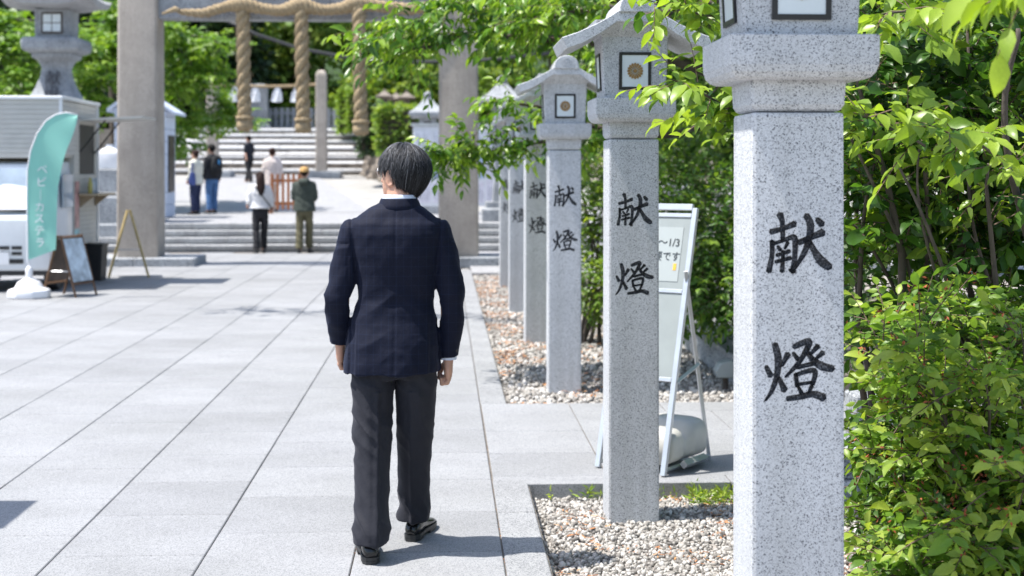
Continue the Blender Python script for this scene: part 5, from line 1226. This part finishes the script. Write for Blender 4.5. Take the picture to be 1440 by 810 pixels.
def jfold(p, n):
    d = 0.0; arm = (p.x < -.012 - .185 and p.z < 1.3) or (p.x > .185 and p.z < 1.3 and p.z > .8 and abs(p.x) > .19)
    if arm:
        w = math.exp(-((p.z - 1.08) / .1) ** 2) + .5 * math.exp(-((p.z - 1.27) / .06) ** 2) + .35
        d += .007 * w * (.6 - 1.9 * abs(noise.noise(Vector((p.x * 5, p.y * 8, p.z * 13 + p.y * 9))))); d += .003 * noise.noise(p * 22)
    else:
        w = .35 + .9 * math.exp(-((p.z - 1.07) / .07) ** 2) + .7 * math.exp(-((p.z - .88) / .09) ** 2)
        d += .007 * w * (.6 - 1.9 * abs(noise.noise(Vector((p.x * 4 + 3, p.y * 3, p.z * 11 + abs(p.x) * 8)))))
        d += .005 * noise.noise(Vector((p.x * 11, 2, p.z * 4 - p.x * 5))) + .002 * noise.noise(p * 26)
        if p.y < 0:
            d -= .002 * math.exp(-((p.x + .004 + .01 * (1.2 - p.z)) / .006) ** 2)
            if p.z < 1.0:
                for sx in (-1, 1):
                    e_ = sx * (p.x + .015) - .148; d -= .007 * max(0, min(1, e_ / .012)) * min(1, (1.0 - p.z) / .05)
        d += .005 * math.sin(p.x * 34 + 1) * max(0, min(1, (.86 - p.z) / .1))
        d -= .004 * math.exp(-((p.z - 1.405) / .02) ** 2)
    if p.z > 1.17: d -= .007 * math.exp(-((abs(p.x) - .182 - .1 * (p.z - 1.3)) / .008) ** 2) * (1 if p.y < .03 else .4)
    return d
displace(jme, jfold); jk = link('jacket', jme, man)
# armhole seams read as raised rolls
for sx in (-1, 1):
    q = MB(); path = []
    for k in range(9):
        t = k / 8; path.append((sx * (.200 - .03 * t * t) - .004, -.02 - .088 * math.sin(t * 2.0), 1.402 - .17 * t))
for k in range(4):
    for W_, sx in ((LW, -1), (RW, 1)):
        q = MB(); q.lathe([(.001, -.004), (.0065, -.003), (.0065, .002), (.004, .003)], 8); me = fixn(q.mesh('button', [M['black_frame']])); o = link('cuff_button', me, jk)
        dirv = Vector((sx * .72, -.68, 0)); o.location = W_ + Vector((sx * .001, -.006, .03 + .018 * k)) + dirv * .046; o.rotation_euler = dirv.to_track_quat('Z', 'Y').to_euler()
# jacket collar and shirt
def band(rings_, name, mat, tilt=.16):
    q = MB(); rs = []
    for z, a, b_ in rings_:
        ring = ering((.010, .0, 0), a, b_, 36, 2.1)
        for v in ring: v.z = z - tilt * max(-.02, v.y) - .10 * max(0, v.y) ** 1.0
        rs.append(ring)
    q.rings(rs, cap=False); n = 36
    q.f += [(len(rs) * n - n + i, len(rs) * n - n + (i + 1) % n, (i + 1) % n, i) for i in range(n)]; q.mi += [0] * n
    return part(name, q, mat, man, smooth=True)
band([(1.452, .070, .070), (1.490, .0655, .068), (1.494, .067, .070), (1.492, .070, .0725), (1.455, .080, .079)], 'shirt_collar', SHM)
band([(1.425, .105, .086), (1.445, .0815, .079), (1.472, .0755, .0755), (1.478, .0775, .078), (1.474, .0805, .081), (1.450, .0905, .0875), (1.436, .099, .092), (1.432, .098, .089)], 'jacket_collar', JM)
q = MB(); q.rings([ering(RW + Vector((0, 0, -.012)), .036, .036, 18), ering(RW + Vector((0, 0, .02)), .038, .038, 18)]); part('shirt_cuff', q, SHM, man, smooth='angle')
q = MB(); q.rings([ering(LW + Vector((0, 0, -.008)), .036, .036, 18), ering(LW + Vector((0, 0, .02)), .037, .037, 18)]); part('shirt_cuff', q, SHM, man, smooth='angle')
# trousers
q = MB(); q.rings([ering((-.012, 0, z), a, b_, 40, 2.3) for z, a, b_ in ((.73, .15, .11), (.78, .165, .126), (.86, .160, .122), (.98, .145, .105))])
def leg(pts, tw=0):
    q.rings([ering((x, y, z), a, b_, 40, 2.2, Vector((math.cos(tw), math.sin(tw), 0)), Vector((-math.sin(tw), math.cos(tw), 0)), .08 * (0 if z > .7 else 1)) for x, y, z, a, b_ in pts])
leg([(-.085, 0, .86, .082, .105), (-.1, -.004, .76, .089, .112), (-.1025, -.012, .66, .086, .105), (-.102, -.028, .56, .079, .094), (-.102, -.045, .46, .076, .09), (-.101, -.075, .34, .073, .088), (-.1, -.11, .22, .0725, .09), (-.099, -.142, .12, .074, .094), (-.099, -.152, .073, .074, .095)], -.05)
leg([(.072, 0, .86, .078, .105), (.08, .006, .76, .084, .110), (.079, .016, .66, .083, .1), (.076, .038, .56, .079, .092), (.074, .066, .46, .076, .088), (.07, .105, .34, .071, .085), (.066, .145, .22, .068, .086), (.064, .178, .12, .069, .09), (.064, .186, .084, .069, .09)], .12)
tme = remesh(q, 'trousers', .0055, TM, 2)
def tfold(p, n):
    L_ = p.x < -.01; w = (1.0 if L_ else .5) * math.exp(-((p.z - .52) / .09) ** 2) + .8 * math.exp(-((p.z - .14) / .06) ** 2) + .6 * math.exp(-((p.z - .7) / .05) ** 2) + .2
    return .015 * w * (.6 - 1.9 * abs(noise.noise(Vector((p.x * 6, p.y * 4, p.z * 11 + p.x * 13))))) + .0025 * noise.noise(p * 21) + (.009 * math.exp(-((p.x - (-.078 if L_ else .062)) / .011) ** 2) if (n[1] < -.2 and p.z < .68) else 0)
displace(tme, tfold); link('trousers', tme, man)
blkl = plain('polished_leather', (.008, .008, .009), .16, .2, 30); solm = plain('sole_rubber', (.02, .02, .021), .5, .2)
shoe(man, blkl, solm, (-.098, -.215, 0), .12); shoe(man, blkl, solm, (.058, .135, 0), -.26)
hm_ = hairmat('grey_black_hair', (.006, .006, .007), (.16, .165, .18), (.5, .52, .56))
hair_part(man, HC, HYAW, hm_, 1.05, 9000, rad=(.095, .112, .113), cz=.012, greys=.42, thick=.0007)
# glasses
q = MB()
for sx in (-1, 1):
    q.tube([HL(sx * .034 + .024 * math.cos(t), .104 - .012 * abs(math.cos(t)) * (1 if sx * math.cos(t) > 0 else .2), .015 + .019 * math.sin(t)) for t in [2 * math.pi * k / 14 for k in range(15)]], .0014, 5)
    q.tube([HL(sx * .058, .094, .02), HL(sx * .078, .05, .02), HL(sx * .082, .0, .016), HL(sx * .082, -.012, .008)], .0014, 5)
q.tube([HL(-.01, .106, .017), HL(0, .109, .02), HL(.01, .106, .017)], .0013, 5); gs = part('glasses', q, M['metal'], man, smooth=True)
lens = NT('lens_glass'); lens.b.inputs['Transmission Weight'].default_value = 1; lens.rough(.02); lens.base((.95, .97, 1, 1))
for sx in (-1, 1):
    q = MB(); rr = [[HL(sx * .034 + .023 * math.cos(t), .1025 + o_, .015 + .018 * math.sin(t)) for t in [2 * math.pi * k / 12 for k in range(12)]] for o_ in (0, .0015)]; q.rings(rr); part('lens', q, lens.m, gs)

# ---- people by the steps
def person(label, loc, rz, H, top, bot, hairc, style='short', stride=.1, arms=((-.24, .05, .84), (.24, .05, .84)), hem=.86, wide=1.0, sleeve=1.0, skin=SKIN, flare=0, shoes_c=(.03, .03, .03), yaw=0.0, neck_top=1.46):
    s = H / 1.70; r = thing('person', label, 'person', loc, rz); S = Matrix.Scale(s, 4)
    def sc(mb): mb.v = [tuple(x * s for x in v) for v in mb.v]; return mb
    q = MB(); head_mb(q, (0, .02, 1.58), yaw); q.rings([ering((0, -.01, 1.36), .075, .07), ering((0, 0, 1.44), .052, .055), ering((0, .008, 1.54), .05, .055)])
    q.rings([ering((0, 0, z), a, b_, 24, 2.3) for z, a, b_ in ((.74, .12, .09), (.85, .155, .11), (1.05, .13, .09), (1.25, .155, .095), (1.36, .15, .08), (1.42, .09, .07))])
    LA, RA = Vector(arms[0]), Vector(arms[1]); le = Vector((-.215, -.03, 1.1)).lerp(LA, .12); re_ = Vector((.215, -.03, 1.1)).lerp(RA, .12)
    for sh_, el, hd, sd_ in (((-.16, 0, 1.35), le, LA, -1), ((.16, 0, 1.35), re_, RA, 1)):
        chain(q, [sh_, el, hd + (el - hd) * .1, hd], [.05, .037, .027, .026], 10); hand_mb(q, hd, sd_, .2)
    st = stride; fl_, fr_ = Vector((-.085, -st, .05)), Vector((.085, st, .05))
    chain(q, [(-.085, 0, .8), (-.09, .02 - st * .3, .46), (-.085, -st, .1), fl_ + Vector((0, .1, 0))], [.075, .048, .034, .03], 10); chain(q, [(.085, 0, .8), (.09, .02 + st * .5, .46), (.085, st, .1), fr_ + Vector((0, .1, 0))], [.075, .048, .034, .03], 10)
    link('body', remesh(sc(q), 'body', .009, skin, 2), r)
    q = MB(); q.rings([ering((0, 0, z), a * wide, b_ * wide, 32, 2.3) for z, a, b_ in ((hem, .185 + flare, .135 + flare), (1.0, .175 + flare * .5, .125), (1.1, .168, .12), (1.25, .182, .122), (1.34, .18, .112), (1.39, .16, .095), (1.43, .1, .08), (neck_top, .066, .066))])
    for sh_, el, hd in (((-.16, 0, 1.34), le, LA), ((.16, 0, 1.34), re_, RA)):
        sh_ = Vector(sh_); end = sh_.lerp(el, min(1, sleeve * 2)) if sleeve <= .5 else el.lerp(hd, (sleeve - .5) * 2 * .97)
        pts = [sh_, sh_.lerp(el, .5) + Vector((math.copysign(.01, sh_.x), 0, 0))] + ([el, end] if sleeve > .5 else [end]); chain(q, pts, [.068 * wide, .062 * wide, .056 * wide, .046 * wide][:len(pts)], 12)
    tm_ = remesh(sc(q), 'top', .010, top, 3); displace(tm_, lambda p, n: .012 * noise.noise(Vector((p.x * 7, p.y * 7, p.z * 12 + p.x * 6))) + .005 * noise.noise(p * 17)); tp = link('top', tm_, r)
    q = MB(); q.rings([ering((0, 0, z), a, b_, 32, 2.3) for z, a, b_ in ((.74, .145, .11), (.82, .172, .128), (.95, .155, .115))])
    for sx, st_ in ((-1, -st), (1, st)):
        q.rings([ering((sx * x, y, z), a, b_, 24, 2.2) for x, y, z, a, b_ in ((.085, 0, .86, .085, .115), (.088, 0, .72, .084, .105), (.09, .02 + st_ * .4, .48, .072 + flare * .3, .085), (.087, st_ * .8, .25, .066 + flare * .5, .08), (.086, st_, .09, .066 + flare * .6, .08))])
    bm_ = remesh(sc(q), 'trousers', .010, bot, 2); displace(bm_, lambda p, n: .010 * noise.noise(Vector((p.x * 8, p.y * 6, p.z * 13 + p.x * 9)))); link('trousers', bm_, r)
    sm_ = plain('shoe', shoes_c, .5); shoe(r, sm_, sm_, (-.086 * s, (-st - .07) * s, 0), .1, s * .95); shoe(r, sm_, sm_, (.086 * s, (st - .07) * s, 0), -.1, s * .95)
    hmat = hairmat('hair', tuple(x * .7 for x in hairc), hairc, tuple(min(1, x * 2.2) for x in hairc)); c = Vector((0, .02, 1.58)) * s
    hair_part(r, c, yaw, hmat, s, 500, rad=(.09, .107, .11), greys=.1, thick=.0022)
    if style == 'long':
        q = MB(); q.rings([ering((0, y, z), a, b_, 18, 2.2) for z, y, a, b_ in ((1.62, -.04, .075, .06), (1.55, -.06, .092, .065), (1.45, -.085, .095, .06), (1.34, -.115, .085, .05), (1.24, -.13, .06, .035), (1.19, -.13, .025, .015))])
        me = remesh(sc(q), 'long_hair', .01, hmat, 1); displace(me, lambda p, n: .006 * noise.noise(Vector((p.x * 60, p.y * 20, p.z * 4)))); a_ = me.attributes.new('tint', 'FLOAT', 'POINT'); a_.data.foreach_set('value', [.2] * len(me.vertices)); link('long_hair', me, r)
    if style == 'bun':
        q = MB(); ball_mb(q, (0, -.085, 1.665), (.045, .04, .04)); sc(q); me = fixn(q.mesh('bun', [hmat])); a_ = me.attributes.new('tint', 'FLOAT', 'POINT'); a_.data.foreach_set('value', [.4] * len(me.vertices)); me.polygons.foreach_set('use_smooth', [True] * len(me.polygons)); link('hair_bun', me, r)
    if style == 'cap':
        q = MB(); rs_ = [ering((0, .015, z), a, b_, 24) for z, a, b_ in ((1.595, .098, .116), (1.63, .097, .114), (1.67, .082, .098), (1.695, .05, .06), (1.705, .012, .015))]; q.rings(rs_); q.add([Vector((x * .08, .115 + y_, 1.6 - .015 * abs(x) - .1 * y_)) for y_ in (0, .07) for x in (-1, -.5, .5, 1)], [(0, 1, 5, 4), (1, 2, 6, 5), (2, 3, 7, 6)])
        part('cap', sc(q), plain('cap_cloth', (.55, .33, .12), .8), r, smooth='angle')
    return r, s
def cloth(name, c, var=.2): return plain(name, c, .85, var, 9, .3, 40)
pz = lambda px, D, z: Vector((*at(px, 240, D).xy, z))
r, s = person('person with long dark hair, loose white blouse and black trousers climbing the low steps', pz(366, 27.75, 0), .25, 1.58, cloth('white_blouse', (.74, .73, .74), .06), cloth('black_cotton', (.012, .012, .016)), (.035, .018, .015), 'long', .13, ((-.25, .2, 1.02), (.26, -.02, .92)), .93, 1.16, .75, flare=.01)
q = MB(); q.tube([(-.14, -.1, 1.42), (-.04, -.158, 1.28), (.08, -.165, 1.12), (.19, -.14, .98), (.23, -.06, .9)], .012, 5); q.v = [tuple(x * s for x in v) for v in q.v]; part('bag_strap', q, M['black_frame'], r)
r, s = person('person in a dark green hooded jacket, olive trousers and tan cap climbing the low steps', pz(428, 27.7, 0), 0.0, 1.68, cloth('green_jacket', (.045, .058, .048)), cloth('olive_cotton', (.11, .1, .055)), (.02, .015, .012), 'cap', .12, ((-.16, .2, 1.05), (.17, .2, 1.05)), .82, 1.12, 1.0, flare=.015)
q = MB(); q.rings([ering((0, y, z), a, b_, 18) for z, y, a, b_ in ((1.47, -.05, .09, .06), (1.43, -.09, .11, .07), (1.37, -.12, .1, .05), (1.33, -.11, .05, .03))]); q.v = [tuple(x * s for x in v) for v in q.v]; part('hood', q, cloth('green_jacket', (.045, .058, .048)), r, smooth=True)
r, s = person('person with short brown hair in a cream shirt and navy wide trousers beside the booth', pz(275, 35.3, .512), 1.05, 1.60, cloth('cream_shirt', (.66, .64, .54)), cloth('navy_cotton', (.018, .026, .075)), (.05, .022, .018), 'short', .02, ((-.22, .08, .9), (.2, .15, .95)), .80, 1.1, .9, flare=.03)
tb = thing('shoulder_bag', 'blue cloth bag carried by the person in the cream shirt', 'bag', pz(270.5, 35.0, .512 + .72)); q = MB(); q.sq([(0, .05, .14), (.06, .07, .16), (.32, .04, .15)]); part('bag_body', q, cloth('blue_bag', (.05, .08, .25)), tb, bevel=.02); q = MB(); q.tube([(0, -.12, .31), (0, -.08, .55), (0, .08, .55), (0, .12, .31)], .012, 5); part('strap', q, cloth('blue_bag', (.05, .08, .25)), tb)
r, s = person('person in a black jacket and blue jeans with a backpack beside the booth', pz(298, 36.2, .512), .75, 1.76, cloth('black_jacket', (.014, .015, .02)), cloth('denim', (.06, .14, .3), .3), (.012, .011, .011), 'short', .03, ((-.22, .06, .86), (.23, .02, .88)), .84, 1.1, 1.0, flare=.01)
bp = thing('backpack', 'black backpack with a blue patch on the person in the black jacket', 'backpack', r.location, r.rotation_euler.z)
q = MB(); q.rings([ering((0, -.215, z), a, b_, 20, 3) for z, a, b_ in ((1.0, .1, .06), (1.03, .15, .085), (1.25, .15, .09), (1.42, .13, .075), (1.47, .07, .04))]); part('pack_body', q, cloth('black_nylon', (.01, .011, .014)), bp, smooth=True)
q = MB(); q.rings([ering((0, -.295, z), a, b_, 16, 3) for z, a, b_ in ((1.05, .1, .03), (1.22, .11, .03), (1.24, .08, .02))]); part('pocket', q, cloth('black_nylon', (.01, .011, .014)), bp, smooth=True)
q = MB(); q.box(-.03, .03, -.318, -.312, 1.25, 1.36); part('patch', q, plain('blue_patch', (.05, .25, .5), .6), bp)
for sx in (-1, 1):
    q = MB(); q.tube([(sx * .1, -.15, 1.42), (sx * .11, -.02, 1.47), (sx * .11, .13, 1.34), (sx * .12, .12, 1.15), (sx * .13, -.14, 1.05)], .016, 5); part('strap', q, cloth('black_nylon', (.01, .011, .014)), bp)
person('person all in black crossing at the foot of the upper stairs', pz(350, 50, ramp_z(50)), .9, 1.66, cloth('black_tee', (.01, .012, .02)), cloth('black_cotton', (.01, .01, .012)), (.012, .01, .01), 'short', .2, ((-.24, -.12, .9), (.23, .2, .95)), .86, 1.0, .45)
person('person with pinned up hair in a pale beige shirt behind the wooden barrier', pz(383, 37.2, .512), .1, 1.68, cloth('beige_shirt', (.62, .54, .5), .1), cloth('beige_cotton', (.55, .46, .4)), (.06, .028, .02), 'bun', .05, ((-.24, .1, .9), (.24, .08, .9)), .72, 1.2, .8, flare=.02)
